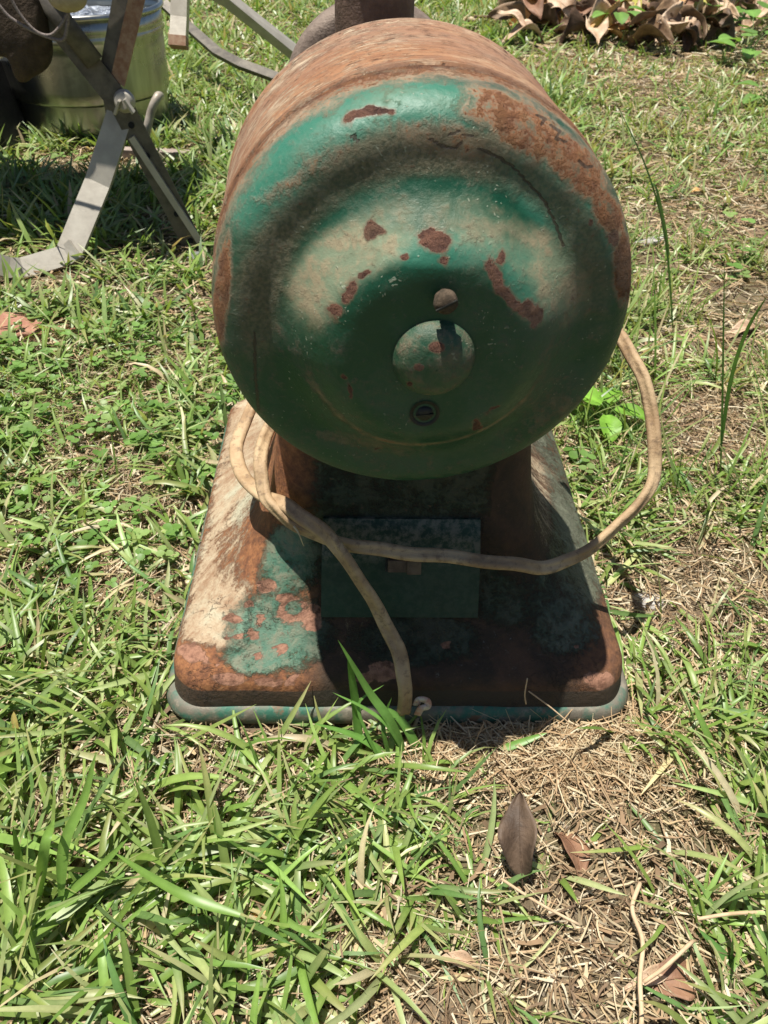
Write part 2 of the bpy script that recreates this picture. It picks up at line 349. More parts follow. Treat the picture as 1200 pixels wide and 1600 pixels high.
rust *= (1-.85*blobs(px, py, [(640, 160, 95, 26, -4), (560, 190, 90, 28, -22), (450, 250, 60, 22, -40)], .4)*(1-0))
rust = rust*(.45+.55*sstep(up, -.75, .0)) 
valley = sstep(r, .078, .090)*(1-sstep(r, .098, .108))
dirt = valley*(.30+.45*sstep(up, -.3, .5)) + .5*blobs(px, py, [(390, 480, 55, 150, 12), (640, 230, 150, 40, -3), (540, 640, 30, 60, -35)], .5)
dirt = np.clip(dirt, 0, 1)*(.35+.65*sstep(up, -.5, .3))
dirt = np.maximum(dirt, .55*(1-sstep(np.abs(r-.066), .0, .004))*sstep(-up, .1, .6))
rust = np.maximum(rust, .40*(1-sstep(np.abs(r-.068), .0, .006))*sstep(-up, .0, .6))
ramp_ = sstep(r, .050, .064)*(1-sstep(r, .072, .088))
faded = blobs(px, py, [(640, 165, 150, 45, 0), (500, 210, 120, 45, -32), (410, 300, 70, 60, -40), (860, 300, 130, 50, 48), (690, 390, 110, 30, 0), (830, 440, 40, 60, -30)], .7)
chalk = ramp_*sstep(up, -.35, .45)*.52 + .55*blobs(px, py, [(500, 430, 50, 60, 25), (560, 400, 70, 40), (880, 425, 38, 75, -20)], .7) + .35*blobs(px, py, [(640, 160, 110, 30, 0)], .6)  # pale dust plus glare painted on the sunlit ramp and rim top
tan = .9*sstep(yy, .035, .055)
crack = np.zeros(px.shape)
for L in ([(748, 232), (775, 243), (803, 262), (828, 290), (848, 312), (866, 345), (880, 385)], [(560, 222), (548, 212), (566, 205)], [(672, 218), (690, 228), (712, 232), (722, 222)], [(700, 212), (716, 206), (738, 214)], [(860, 195), (875, 205), (868, 216), (885, 222)], [(840, 180), (852, 186), (846, 196)], [(905, 250), (915, 262), (925, 260)], [(398, 520), (400, 600), (404, 640)]):
    for (a0, b0), (a1, b1) in zip(L[:-1], L[1:]):
        t_ = np.clip(((px-a0)*(a1-a0)+(py-b0)*(b1-b0))/((a1-a0)**2+(b1-b0)**2), 0, 1); crack = np.maximum(crack, 1-sstep(np.hypot(px-a0-t_*(a1-a0)+wx*.12, py-b0-t_*(b1-b0)+wy*.12), .8, 4.))
bell = np_mesh('end_bell', V.reshape(-1, 3), grid_faces(len(P), 640)[:, ::-1], mat_bell(), dict(chip=chip, rust=rust, dirt=dirt, chalk=chalk, tan=tan, faded=faded, crack=crack), parent=G)
motor_place(bell)
# drum
dp = densify([(.0655, .1203), (.0662, .1188), (.0678, .1186), (.0688, .1212), (.072, .1216), (.0735, .1208), (.12, .1212), (.168, .1212), (.1695, .1222), (.176, .1222), (.1775, .1205), (.186, .117), (.196, .106), (.204, .090), (.208, .070), (.2085, .045)], .0015)
V, A, P = revolve(dp, 360); yy = np.repeat(P[:, 0][:, None], 360, 1); up = np.sin(A)
seam = np.maximum(1-sstep(np.abs(yy-.067), .0, .003), .6*(1-sstep(np.abs(yy-.0725), 0, .003)))
tanv = .35+.65*sstep(np.cos(A), .3, -.5)*sstep(up, -.3, .5)
V *= 1
uvw = np.stack([(A*RM), yy+.004*(fbm(A*2, yy*3, 3, 3)-.5), 0*yy], -1)
drum = np_mesh('motor_drum', V.reshape(-1, 3), grid_faces(len(P), 360)[:, ::-1], mat_drum(), dict(seam=seam, tan=tanv, green=.25*(up < -.2)), dict(uvw=uvw.reshape(-1, 3)), parent=G)
motor_place(drum)
m_bell = bell.data.materials[0]
# hub cap dome + screws (children of the bell, local frame of the bell)
def attr0(o, **k):
    n = len(o.data.vertices)
    for a, v in k.items():
        t = o.data.attributes.new(a, 'FLOAT', 'POINT'); t.data.foreach_set('value', np.full(n, v, dtype=np.float32))
hp = densify(smooth_prof([(-.0110, .0222), (-.0145, .0214), (-.0190, .0185), (-.0222, .0135), (-.0238, .007), (-.0241, .0004)], 2), .001)[::-1]
hub = lathe('hub_cap', hp, 96, m_bell, bell, 'Y'); attr0(hub, chip=.0, rust=.12, dirt=.38, chalk=.0, tan=0., faded=.22)
n = len(hub.data.vertices); co = np.zeros(n*3); hub.data.vertices.foreach_get('co', co); co = co.reshape(-1, 3); qx, qy = proj(m2w(co))
hub.data.attributes['chip'].data.foreach_set('value', blobs(qx, qy, [(682, 543, 13, 9), (655, 574, 8, 6), (640, 600, 5, 4)], .5).astype(np.float32))
m_screw = simple('dirty_rusted_screw', (.05, .036, .022), (.12, .085, .055), 300, .85, 0, .9, .001)
m_dark = simple('black_oily_metal', (.008, .010, .010), (.02, .022, .018), 200, .5)
def screw(x, z, y0, rad, L, mat, slot):
    bm = bmesh.new(); segs = 28; rings = [(y0+L, rad*.62), (y0+.003, rad*.62), (y0+.003, rad), (y0, rad), (y0-.0022, rad*.82), (y0-.003, rad*.45), (y0-.0031, rad*.02)]
    vs = [[bm.verts.new((x+rr*math.cos(a)*(1+.05*math.sin(5*a+k)), h, z+rr*math.sin(a))) for a in np.linspace(0, 2*math.pi, segs, endpoint=False)] for k, (h, rr) in enumerate(rings)]
    for i in range(len(rings)-1):
        for j in range(segs): bm.faces.new((vs[i][j], vs[i][(j+1) % segs], vs[i+1][(j+1) % segs], vs[i+1][j]))
    bm.faces.new(vs[-1]); bm.faces.new(vs[0])
    o = bm_obj('screw', bm, mat, bell)
    b2 = bmesh.new(); box_bm(b2, (x, y0-.0030, z), (rad*.95, .0005, .00055), Matrix.Rotation(slot, 3, 'Y')); bm_obj('screw_slot', b2, m_dark, bell, False)
    return o
screw(.0026, .0352, -.0195, .0060, .009, m_screw, -.5)
screw(-.0025, -.0352, -.0105, .0052, .004, m_dark, -.1)
b2 = lathe('screw_recess', [(-.0122, .0085), (-.0120, .0066), (-.0110, .0062)], 40, m_dark, bell, 'Y'); b2.location = (-.0025, 0, -.0352)

# pedestal: rounded rectangular sections, flaring from neck to skirt
YB = .44
secs = [(.020, .1905, .0035, .030), (.0215, .1900, .0035, .030), (.030, .1895, .0045, .031), (.040, .1890, .0065, .032), (.046, .1880, .009, .034), (.051, .1850, .0145, .036), (.055, .1800, .022, .038), (.062, .1720, .034, .040), (.071, .1615, .0455, .042),
        (.083, .1480, .0580, .043), (.097, .1355, .0680, .044), (.113, .1250, .0770, .044), (.132, .1165, .0850, .044), (.155, .1105, .0915, .043), (.18, .1065, .0970, .042), (.21, .1030, .1030, .040), (.235, .1, .1065, .038), (.262, .095, .111, .036), (.285, .088, .118, .034)]
S = np.array(secs); S[:, 1] += .0026*(1-sstep(S[:, 0], .05, .12)); S = smooth_prof(S, 1)
S = densify(S, .0028)
NS, NC = 110, 34
def rrect(hx, y0, y1, rad):
    pts = []
    cs = [(hx-rad, y0+rad, -90), (hx-rad, y1-rad, 0), (-hx+rad, y1-rad, 90), (-hx+rad, y0+rad, 180)]
    for k, (cx, cy, a0) in enumerate(cs):
        for t in np.linspace(0, 90, NC, endpoint=False):
            a = math.radians(a0+t); pts.append((cx+rad*math.cos(a), cy+rad*math.sin(a)))
        nx = cs[(k+1) % 4]; a = math.radians(a0+90); b = math.radians(nx[2])
        p = np.array([cx+rad*math.cos(a), cy+rad*math.sin(a)]); q = np.array([nx[0]+rad*math.cos(b), nx[1]+rad*math.sin(b)])
        for t in np.linspace(0, 1, NS, endpoint=False): pts.append(tuple(p+(q-p)*t))
    return pts
V = []
for z, hx, yf, rad in S:
    yb = YB-yf*1.3
    V.append([(x, y, z) for x, y in rrect(hx, yf, yb, rad)])
V = np.array(V); nr = V.shape[1]
fl = (fbm(V[..., 0]*1+V[..., 2]*.7, V[..., 1], 22, 8, 3)-.5)*.0026
cen = np.array([0, .22]); d = V[..., :2]-cen; V[..., :2] += d/np.linalg.norm(d, axis=-1, keepdims=True)*fl[..., None]
px, py = proj(V); x, y, z = V[..., 0], V[..., 1], V[..., 2]
chips = [(447, 936, 13, 9), (456, 952, 24, 22), (486, 966, 16, 22), (391, 944, 9, 8, 20), (411, 965, 7, 7), (399, 989, 8, 9), (366, 967, 15, 8, 30), (373, 997, 10, 5), (355, 1000, 4, 4), (442, 1011, 9, 8), (425, 1008, 5, 4), (404, 1028, 6, 8), (300, 1020, 26, 12, 30), (420, 915, 16, 12), (338, 1040, 7, 5), (420, 1065, 20, 10), (455, 1062, 12, 6), (360, 1062, 26, 7), (600, 1050, 24, 16), (570, 1058, 20, 6), (935, 1062, 26, 14, -10), (700, 1010, 8, 8), (905, 1010, 5, 4)]
chip = blobs(px, py, chips, .4)*(1-.9*blobs(px, py, [(458, 950, 13, 11)], .4))
front = 1-sstep(y, .05, .10)
left = sstep(-x, .06, .14); right = sstep(x, .07, .14)
sand = .72*sstep(-x, .112, .150)*(1-.45*blobs(px, py, [(300, 1035, 50, 30)], .5)) + .2*left
sand = np.maximum(sand, .40*blobs(px, py, [(390, 880, 60, 70), (620, 1000, 160, 60)], .6)); sand = np.maximum(sand, .5*right*sstep(y, .06, .12))
sand *= .45+.55*sstep(z, .046, .066); sand *= 1-.5*blobs(px, py, [(375, 850, 45, 75, 15), (320, 1040, 60, 35)], .6)
paint = .68*blobs(px, py, [(440, 985, 95, 75, 10), (450, 880, 60, 70), (395, 1030, 70, 30)], .5)
paint = np.maximum(paint, .60*blobs(px, py, [(600, 850, 170, 110), (800, 920, 90, 70), (890, 850, 50, 130, -15), (650, 1000, 120, 50), (880, 980, 60, 60)], .4))
paint = np.maximum(paint, .62*sstep(z, .12, .17)*(1-sstep(np.abs(x), .06, .10)))
paint = np.maximum(paint, .58*sstep(x, .10, .14)*sstep(y, .06, .12))
paint *= 1-.85*blobs(px, py, [(815, 800, 40, 90), (900, 1060, 70, 30), (300, 1060, 60, 40), (370, 850, 40, 60, 20)], .5)
dark = sstep(x, -.095, -.06)*(1-.45*sstep(x, .13, .16))  # motor's cast shade put into the pedestal colour, with dark weathering
white = blobs(px, py, [(800, 1010, 120, 60), (380, 1060, 50, 20), (700, 1050, 80, 25)], .6)*1.
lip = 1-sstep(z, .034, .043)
flow = np.stack([np.arctan2(y-.22, x)*9, z*16+y*7, 0*z], -1)
wx = (fbm(x+z+1, y+z+1, 90, 61, 3)-.5)*22; wy = (fbm(x+z+1, y+z+1, 90, 71, 3)-.5)*22; chip = blobs(px+wx, py+wy, chips, .7)*(1-.9*blobs(px, py, [(458, 950, 13, 11)], .4))
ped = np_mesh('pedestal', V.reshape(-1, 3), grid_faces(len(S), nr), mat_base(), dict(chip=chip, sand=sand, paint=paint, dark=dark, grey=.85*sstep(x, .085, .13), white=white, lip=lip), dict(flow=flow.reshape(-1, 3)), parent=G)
# closed top of the neck
bm = bmesh.new(); bm.faces.new([bm.verts.new(tuple(v)) for v in V[-1][::6]]); bm_obj('neck_top', bm, simple('brown_rust_plain', (.10, .05, .03), (.2, .1, .06)), ped, False)
# rolled flange under the skirt
fp = [(.0005, -.001), (.0000, -.004), (.006, -.0066), (.013, -.0060), (.0185, -.0035), (.0205, .0005), (.0205, .006)]
fp = smooth_prof(fp, 2); V = []
for z_, o_ in fp: V.append([(x_, y_, z_) for x_, y_ in rrect(.1955-o_, .0035+o_, YB-.004-o_, .034)])
V = np.array(V); g = NG('weathered_zinc_flange'); o_ = g.obj(); n1 = g.noise(o_, 26, 7, .65); n2 = g.noise(o_, 120, 8, .7)
c = g.mix(g.step(n1, .44, .6), (.15, .135, .105), (.035, .13, .09)); c = g.mix(g.step(n2, .5, .66, 0, .75), c, (.25, .22, .17)); c = g.mix(g.step(n1, .62, .7, 0, .8), c, (.20, .09, .05))
g.done(c, .6, g.bump(n2, .6, .0015), None, .4)
np_mesh('base_flange', V.reshape(-1, 3), grid_faces(len(fp), nr), g.m, parent=G)
# access cover on the front slope (bent in two facets), with switch
g = NG('dark_green_cover'); o_ = g.obj(); n1 = g.noise(o_, 30, 8, .65); n2 = g.noise(o_, 160, 8, .72); n3 = g.noise(o_, 500, 3)
c = g.mix(g.step(n1, .35, .7), (.002, .026, .014), (.004, .036, .021)); tp = g.step(g.n('ShaderNodeSeparateXYZ').outputs[2], .1, .2)
sx = g.n('ShaderNodeSeparateXYZ'); g.set(sx.inputs[0], o_); dust = g.step(sx.outputs[2], .118, .135)
dm = g.math('MULTIPLY', g.math('MULTIPLY_ADD', dust, .75, .12), g.step(n2, .40, .62)); c = g.mix(dm, c, (.13, .13, .105))
c = g.mix(g.step(n1, .66, .7, 0, .8), c, (.12, .06, .035))
m_cov = g.done(c, .5, g.bump(n2, .4, .001), None, .4)
C3 = [(.0505, .0795), (.0725, .1295), (.0885, .1560)]   # (y,z) bottom, bend, top
bm = bmesh.new()
def rowv(y, z, hx, n=2): return [bm.verts.new((-.002-hx, y, z)), bm.verts.new((-.002+hx, y, z))]
fr = [rowv(yv, zv, .0655-.001*i) for i, (yv, zv) in enumerate(C3)]; bk = [rowv(yv+.024, zv-.004, .0655-.001*i) for i, (yv, zv) in enumerate(C3)]
for i in (0, 1):
    bm.faces.new((fr[i][0], fr[i][1], fr[i+1][1], fr[i+1][0])); bm.faces.new((bk[i][0], bk[i+1][0], bk[i+1][1], bk[i][1]))
    bm.faces.new((fr[i][0], fr[i+1][0], bk[i+1][0], bk[i][0])); bm.faces.new((fr[i][1], bk[i][1], bk[i+1][1], fr[i+1][1]))
bm.faces.new((fr[0][0], bk[0][0], bk[0][1], fr[0][1])); bm.faces.new((fr[2][0], fr[2][1], bk[2][1], bk[2][0]))
cov = bm_obj('access_cover', bm, m_cov, G, False, .0012)
sd = Vector((0, C3[1][0]-C3[0][0], C3[1][1]-C3[0][1])).normalized(); nn = Vector((0, -sd.z, sd.y)); rot = Matrix((Vector((1, 0, 0)), sd, -nn)).transposed()
pc = Vector(ony(630, 886, .0665)); k = ((pc.z-C3[0][1])/(C3[1][1]-C3[0][1])); pc = Vector((pc.x, C3[0][0]+k*(C3[1][0]-C3[0][0]), pc.z))
bm = bmesh.new(); box_bm(bm, pc+nn*.0004, (.0145, .0062, .0008), rot); bm_obj('switch_slot', bm, m_dark, cov, False)
bm = bmesh.new(); box_bm(bm, pc+Vector((-.004, 0, 0))+nn*.0025, (.0085, .0052, .003), rot); box_bm(bm, pc+Vector((.0085, 0, 0))+nn*.0052, (.0058, .0058, .0035), rot)
bm_obj('toggle_switch', bm, simple('brown_bakelite', (.07, .045, .03), (.13, .09, .06), 90, .5), cov, False, .0007)

# rear: gear case, feed neck, ring nut
m_brown = simple('dark_brown_cast_iron', (.10, .062, .045), (.18, .115, .085), 50, .72, 0, .6, .002)
m_brown2 = simple('grey_brown_cast_iron', (.13, .095, .075), (.22, .17, .135), 45, .7, 0, .6, .002)
gc = lathe('gear_case', smooth_prof([(.2, .04), (.2, .058), (.25, .060), (.33, .064), (.40, .068), (.46, .066), (.50, .060)], 1), 64, m_brown, G, 'Y'); motor_place(gc)
c = ony(585, 20, .335)
bm = bmesh.new()
pr = [(.33, .031), (.42, .031), (.50, .0305), (.535, .0305), (.545, .036), (.56, .037), (.56, .029), (.50, .028), (.36, .028)]
o = lathe('feed_neck', [(h, rr) for h, rr in pr], 64, m_brown, G, 'Z'); o.location = (c[0], .335, 0)
rg = lathe('ring_nut', smooth_prof([(.468, .058), (.468, .078), (.474, .087), (.490, .0895), (.508, .087), (.514, .078), (.514, .05), (.508, .01)], 2), 72, m_brown2, G, 'Y'); motor_place(rg)

# power cord: flat twin flex, in world coordinates
m_cord = (lambda g: g)(NG('old_tan_rubber_flex')); o_ = m_cord.obj(); n1 = m_cord.noise(o_, 30, 7, .6); n2 = m_cord.noise(o_, 160, 8, .7)
c = m_cord.mix(m_cord.step(n1, .35, .65), (.30, .195, .105), (.47, .34, .20)); c = m_cord.mix(m_cord.step(n2, .50, .66, 0, .75), c, (.17, .115, .07)); c = m_cord.mix(m_cord.step(n1, .66, .72, 0, .7), c, (.12, .09, .07))
m_cord = m_cord.done(c, .62, m_cord.bump(m_cord.math('ADD', n2, m_cord.math('MULTIPLY', n1, 2.)), .8, .0014), None, .35)
fprof = [(math.copysign(abs(math.cos(a))**.8, math.cos(a))*.0062, math.sin(a)*.0038*(1-.35*math.exp(-(math.cos(a)/.25)**2))) for a in np.linspace(0, 2*math.pi, 24, endpoint=False)]
def cordpath(L, n=10):
    P = spline([ony(a, b, c_) for a, b, c_ in L], n); i = np.arange(len(P))
    return P+np.stack([.0007*np.sin(i*.35+1), 0*i, .0008*np.sin(i*.47)], -1)
def towards(P, tw=0.):
    T = np.gradient(P, axis=0); T /= np.linalg.norm(T, axis=1)[:, None]; U_ = []
    for i, (p, t) in enumerate(zip(P, T)):
        v = CAM-p; v /= np.linalg.norm(v); a = tw+.75*math.sin(i*.083+tw*3)
        U_.append(v*math.cos(a)+np.cross(t, v)*math.sin(a))
    return U_
A1 = cordpath([(520, 500, .26), (420, 600, .24), (384, 655, .20), (370, 705, .165), (380, 745, .130), (415, 775, .098), (455, 795, .078), (500, 828, .058), (535, 865, .045), (565, 912, .034), (598, 965, .024), (622, 1020, .008), (633, 1065, -.006), (630, 1112, -.012)])
c1 = sweep('power_cord', A1, fprof, m_cord, G, ups=towards(A1, .2))
A2 = cordpath([(880, 420, .26), (940, 490, .23), (978, 543, .195), (1005, 590, .17), (1019, 660, .145), (1024, 730, .122), (1005, 780, .105), (960, 825, .088), (905, 868, .072), (850, 886, .060), (790, 880, .052), (700, 870, .052), (620, 862, .055), (540, 850, .060), (470, 826, .070), (430, 796, .082), (410, 760, .100), (408, 715, .12), (425, 660, .16), (470, 590, .20)])
c2 = sweep('power_cord', A2, [(a*.92, b) for a, b in fprof], m_cord, G, ups=towards(A2, -.3))
A3 = cordpath([(458, 822, .066), (468, 838, .064), (476, 852, .0665)], 5)
sweep('cord_tie', A3, circle_prof(.0013, .0008, 6), simple('frayed_string', (.45, .38, .26), (.55, .48, .36)), c1, taper=np.linspace(1, .3, len(A3)))
# ------------------------------------------------------------------ grass, thatch, weeds
def mat_leaf(name, rough=.5, trans=.35, spec=.35):
    g = NG(name); c = g.acol('col'); o = g.obj(); n = g.noise(o, 160, 4, .6)
    c2 = g.mix(g.step(n, .35, .7, 0, .35), c, g.mix(1., c, (.55, .6, .5), 'MULTIPLY'))
    g.done(c2, rough, None, None, spec)
    tr = g.n('ShaderNodeBsdfTranslucent'); g.set(tr.inputs[0], g.mix(1., c2, (1.25, 1.2, .6), 'MULTIPLY'))
    ms = g.n('ShaderNodeMixShader'); ms.inputs[0].default_value = trans
    g.t.links.new(g.b.outputs[0], ms.inputs[1]); g.t.links.new(tr.outputs[0], ms.inputs[2]); g.t.links.new(ms.outputs[0], g.out.inputs[0])
    return g.m
m_grass = mat_leaf('grass_blade', .40, .34, .5); m_straw = mat_leaf('dry_straw', .75, .12, .2); m_weed = mat_leaf('weed_leaf', .45, .35, .4)

def inside(x, y, m=0.): return (np.abs(x) < .195+m) & (y > -.002-m) & (y < .44+m)
def blades(n, x, y, h, L, W, el, curl, twist, col, tip, nseg=4, fold=True, z0=None, zmin=.002, roll=.5, shape='blade'):
    s = np.linspace(0, 1, nseg+1); P = np.zeros((n, nseg+1, 3)); E = np.zeros((n, nseg+1)); H = np.zeros((n, nseg+1))
    P[:, 0, 0] = x; P[:, 0, 1] = y; P[:, 0, 2] = gh(x, y) if z0 is None else z0
    E[:, 0] = el; H[:, 0] = h
    for k in range(nseg):
        e = el-curl*s[k+1]*1.; hh = h+twist*s[k+1]; d = L/nseg
        st = np.stack([np.cos(e)*np.cos(hh), np.cos(e)*np.sin(hh), np.sin(e)], -1)*d[:, None]
        P[:, k+1] = P[:, k]+st
        gz = P[:, 0, 2]+zmin; P[:, k+1, 2] = np.maximum(P[:, k+1, 2], gz+RNG.random(n)*.003)
        E[:, k+1] = e; H[:, k+1] = hh
    side = np.stack([-np.sin(H), np.cos(H), 0*H], -1); nor = np.stack([-np.sin(E)*np.cos(H), -np.sin(E)*np.sin(H), np.cos(E)], -1)
    rl = (RNG.random(n)-.5)*2*roll; rr = (rl[:, None]+twist[:, None]*s*.8)[..., None]
    sd = side*np.cos(rr)+nor*np.sin(rr); nn_ = nor*np.cos(rr)-side*np.sin(rr)
    if shape == 'blade': wp = np.minimum(1, .65+1.6*s)*(1-s**3.2)**.9
    elif shape == 'stem': wp = (1-.5*s)
    else: wp = np.sin(np.pi*np.clip(s*.94+.06, 0, 1))**.8
    wp[-1] = max(wp[-1], .03)
    hw = (W[:, None]*.5*wp)[..., None]
    jit = 1
    if fold: rows = np.stack([P-sd*hw+nn_*hw*.35, P, P+sd*hw+nn_*hw*.35], 2)
    else: rows = np.stack([P-sd*hw, P+sd*hw], 2)
    c = rows.shape[2]; V = rows.reshape(-1, 3)
    base = (np.arange(n)*(nseg+1)*c)[:, None, None]; i = np.arange(nseg)[None, :, None]; j = np.arange(c-1)[None, None, :]
    a = base+i*c+j; F = np.stack([a, a+1, a+c+1, a+c], -1).reshape(-1, 4)
    cc = col[:, None, :]*(1-s[None, :, None]**2.5*.8)+tip[:, None, :]*(s[None, :, None]**2.5*.8)
    cc = np.repeat(cc[:, :, None, :], c, 2)
    if fold: cc[:, :, 1] *= 1.18
    return V, F, cc.reshape(-1, 3)
class Batch:
    def __init__(s): s.V = []; s.F = []; s.C = []; s.k = 0
    def add(s, V, F, C): s.V.append(V); s.F.append(F+s.k); s.C.append(C); s.k += len(V)
    def build(s, name, mat, parent=None): return np_mesh(name, np.concatenate(s.V), np.concatenate(s.F), mat, cols=np.concatenate(s.C), parent=parent)

W2 = lambda a, b: onz(a, b, 0.)[:2]
def pblob(x, y, L):
    m = np.zeros(np.shape(x))
    for a, b, rx, ry in L:
        c_ = W2(a, b); m = np.maximum(m, 1-sstep(np.hypot((x-c_[0])/rx, (y-c_[1])/ry), .55, 1.25))
    return m
BARE = [(812, 1320, .016, .022), (850, 1190, .10, .036), (960, 1235, .085, .048), (1040, 1300, .06, .045), (950, 1400, .035, .05), (700, 1140, .05, .015), (965, 1520, .055, .07), (880, 1450, .05, .035), (660, 1590, .06, .03), (130, 1225, .045, .025), (190, 1290, .03, .02), (640, 1560, .04, .02), (470, 1140, .07, .008),
        (1080, 540, .15, .05), (1170, 480, .10, .14), (1120, 700, .08, .06), (1010, 930, .04, .05), (1090, 640, .10, .05), (600, 980, .01, .01), (250, 760, .035, .03), (170, 920, .03, .025)]
def dens(x, y):
    d = .54+.8*(fbm(x, y, 9, 21, 3)-.42)+.5*(fbm(x, y, 2.3, 31, 2)-.5)
    d -= .95*pblob(x, y, BARE)
    d -= 1.2*pblob(x, y, [(45, 540, .055, .03), (140, 262, .20, .07), (45, 448, .10, .03), (240, 255, .12, .05), (110, 420, .03, .02)])
    d -= .42*pblob(x, y, [(250, 800, .05, .04), (330, 1230, .05, .04), (1100, 900, .08, .08)])
    rt = sstep(x-.15*y, .18, .42)*sstep(y, .25, .7)          # thin lawn behind and to the right
    d -= .16*rt
    d += .25*sstep(-x, .05, .3)*sstep(y, .8, 1.4)*(y < 2.6)
    return np.clip(d, .0, 1)**1.3+.008
def scatter(n, x0, x1, y0, y1):
    return RNG.uniform(x0, x1, n), RNG.uniform(y0, y1, n)
def in_view(x, y, m=.12):
    Q = np.stack([x, y, 0*x], -1)-CAM; d = np.maximum(Q@FW, .05); a = np.abs(Q@RT)/d; b = np.abs(Q@UP)/d
    return (a < .5+m) & (b < .667+m) & (Q@FW > .05)
BAD = [(*onz(560, 1128)[:2], .0)]
def clear(x, y, h, L, k=.75):
    ok = ~inside(x, y, .002)
    for f in (.3, .6, .9): ok &= ~inside(x+np.cos(h)*L*f*k, y+np.sin(h)*L*f*k, -.004)
    return ok
def pick_col(n, x, y):
    t = RNG.random(n); z = fbm(x, y, 5, 41, 3)
    A = np.array([[.175, .275, .060], [.24, .345, .090], [.13, .225, .070], [.31, .39, .155], [.39, .42, .20], [.56, .48, .30]])
    p = np.stack([.30+0*z, .28+.3*(z-.5), .18-.2*(z-.5), .14+0*z, .06+.15*(z < .4), .04+.05*(z < .4)], -1); p = np.clip(p, 0, 1)
    far = sstep(x-.15*y, .15, .45)*sstep(y, .2, .8); p[:, 4] += far*.25; p[:, 5] += far*.10; p /= p.sum(1, keepdims=True)
    k = (t[:, None] > np.cumsum(p, 1)).sum(1).clip(0, 5); c = A[k]*RNG.uniform(.8, 1.2, (n, 1))*RNG.uniform(.93, 1.07, (n, 3))
    tip = np.where(RNG.random((n, 1)) < .25, np.array([[.42, .34, .17]]), c*1.1)
    return c, tip
def tufts(B, nt, box, k, Lr, Wr, elr, curlr, nseg, fold, dmul=1., cond=None):
    x, y = scatter(nt, *box); keep = RNG.random(nt) < dens(x, y)*dmul
    if cond is not None: keep &= cond(x, y)
    x, y = x[keep], y[keep]; x = np.repeat(x, k); y = np.repeat(y, k); n = len(x)
    h = RNG.uniform(0, 2*np.pi, n); r = RNG.random(n)*.012; x = x+np.cos(h)*r; y = y+np.sin(h)*r; h += RNG.normal(0, .5, n)
    sc = np.clip(.55+.9*fbm(x, y, 4, 55, 2), .5, 1.35)
    far = sstep(x-.15*y, .18, .42)*sstep(y, .25, .7); sc *= 1-.36*far; sc *= 1+.18*sstep(-x, -.10, .05)*(1-sstep(y, .02, .12))
    L = RNG.uniform(*Lr, n)*sc; W = RNG.uniform(*Wr, n)*np.clip(sc, .7, 1.1)
    ok = clear(x, y, h, L); x, y, h, L, W = x[ok], y[ok], h[ok], L[ok], W[ok]; n = len(x)
    c, t = pick_col(n, x, y)
    B.add(*blades(n, x, y, h, L, W, RNG.uniform(*elr, n), RNG.uniform(*curlr, n), RNG.normal(0, .45, n), c, t, nseg, fold))
vis = lambda x, y: in_view(x, y)
near = (-.75, .8, -.50, .75)
B = Batch()
tufts(B, 10500, near, 4, (.026, .085), (.0028, .0066), (.3, 1.3), (.2, 2.1), 5, True, 1., lambda x, y: in_view(x, y, .06) & (y < .62))
tufts(B, 6500, near, 4, (.025, .08), (.0018, .0038), (.3, 1.35), (.1, 1.6), 4, False, .9, lambda x, y: in_view(x, y, .06))
tufts(B, 1500, (-.75, .8, -.6, .75), 4, (.035, .1), (.005, .009), (.25, 1.2), (.2, 1.8), 3, False, 1., lambda x, y: ~in_view(x, y, .06))
# long fine stalks standing up right of the machine
tufts(B, 1100, (.22, .75, .1, 1.1), 3, (.06, .17), (.002, .0042), (.9, 1.45), (0., .9), 6, False, .8)
B.build('lawn_grass', m_grass)['kind'] = 'stuff'
B = Batch()
tufts(B, 15000, (-1.3, 1.5, .55, 2.1), 4, (.03, .095), (.0045, .0085), (.4, 1.35), (.1, 1.5), 3, False, 1., lambda x, y: in_view(x, y, .10) & (y > .6))
tufts(B, 13000, (-2.1, 2.5, 2.1, 4.3), 4, (.035, .10), (.005, .010), (.5, 1.35), (.1, 1.4), 3, False, 1., lambda x, y: in_view(x, y, .06))
tufts(B, 5000, (-2.6, 2.8, -1.2, 4.5), 4, (.04, .10), (.006, .011), (.4, 1.3), (.1, 1.4), 2, False, .9, lambda x, y: ~in_view(x, y, .06))
B.build('distant_lawn_grass', m_grass)['kind'] = 'stuff'
# dry thatch: flat straw, densest where the lawn is bare
B = Batch()
def thatch(nt, box, Lr, Wr, cond, nseg=3, bare=1., pow_=1.):
    x, y = scatter(nt, *box); p = .42+bare*(1-dens(x, y))*.9; keep = (RNG.random(nt) < p) & cond(x, y) & ~inside(x, y, .001); x, y = x[keep], y[keep]; n = len(x)
    h = RNG.uniform(0, 2*np.pi, n); L = RNG.uniform(*Lr, n)*RNG.uniform(.5, 1, n); ok = clear(x, y, h, L, 1.); x, y, h, L = x[ok], y[ok], h[ok], L[ok]; n = len(x)
    A = np.array([[.40, .29, .18], [.52, .42, .28], [.30, .20, .12], [.22, .15, .095], [.46, .34, .20], [.60, .52, .38]])
    c = A[RNG.integers(0, 6, n)]*RNG.uniform(.75, 1.15, (n, 1))
    z0 = gh(x, y)+RNG.random(n)*.010
    B.add(*blades(n, x, y, h, L, RNG.uniform(*Wr, n), RNG.uniform(-.15, .35, n), RNG.uniform(-.1, .7, n), RNG.normal(0, .7, n), c, c, nseg, False, z0=z0, zmin=-.002, roll=1.2, shape='stem'))
thatch(52000, (-.6, .65, -.30, .62), (.012, .050), (.0007, .0020), lambda x, y: in_view(x, y, .03), 3)
thatch(9000, (-.6, .65, -.30, .62), (.012, .03), (.002, .0045), lambda x, y: in_view(x, y, .03), 2)
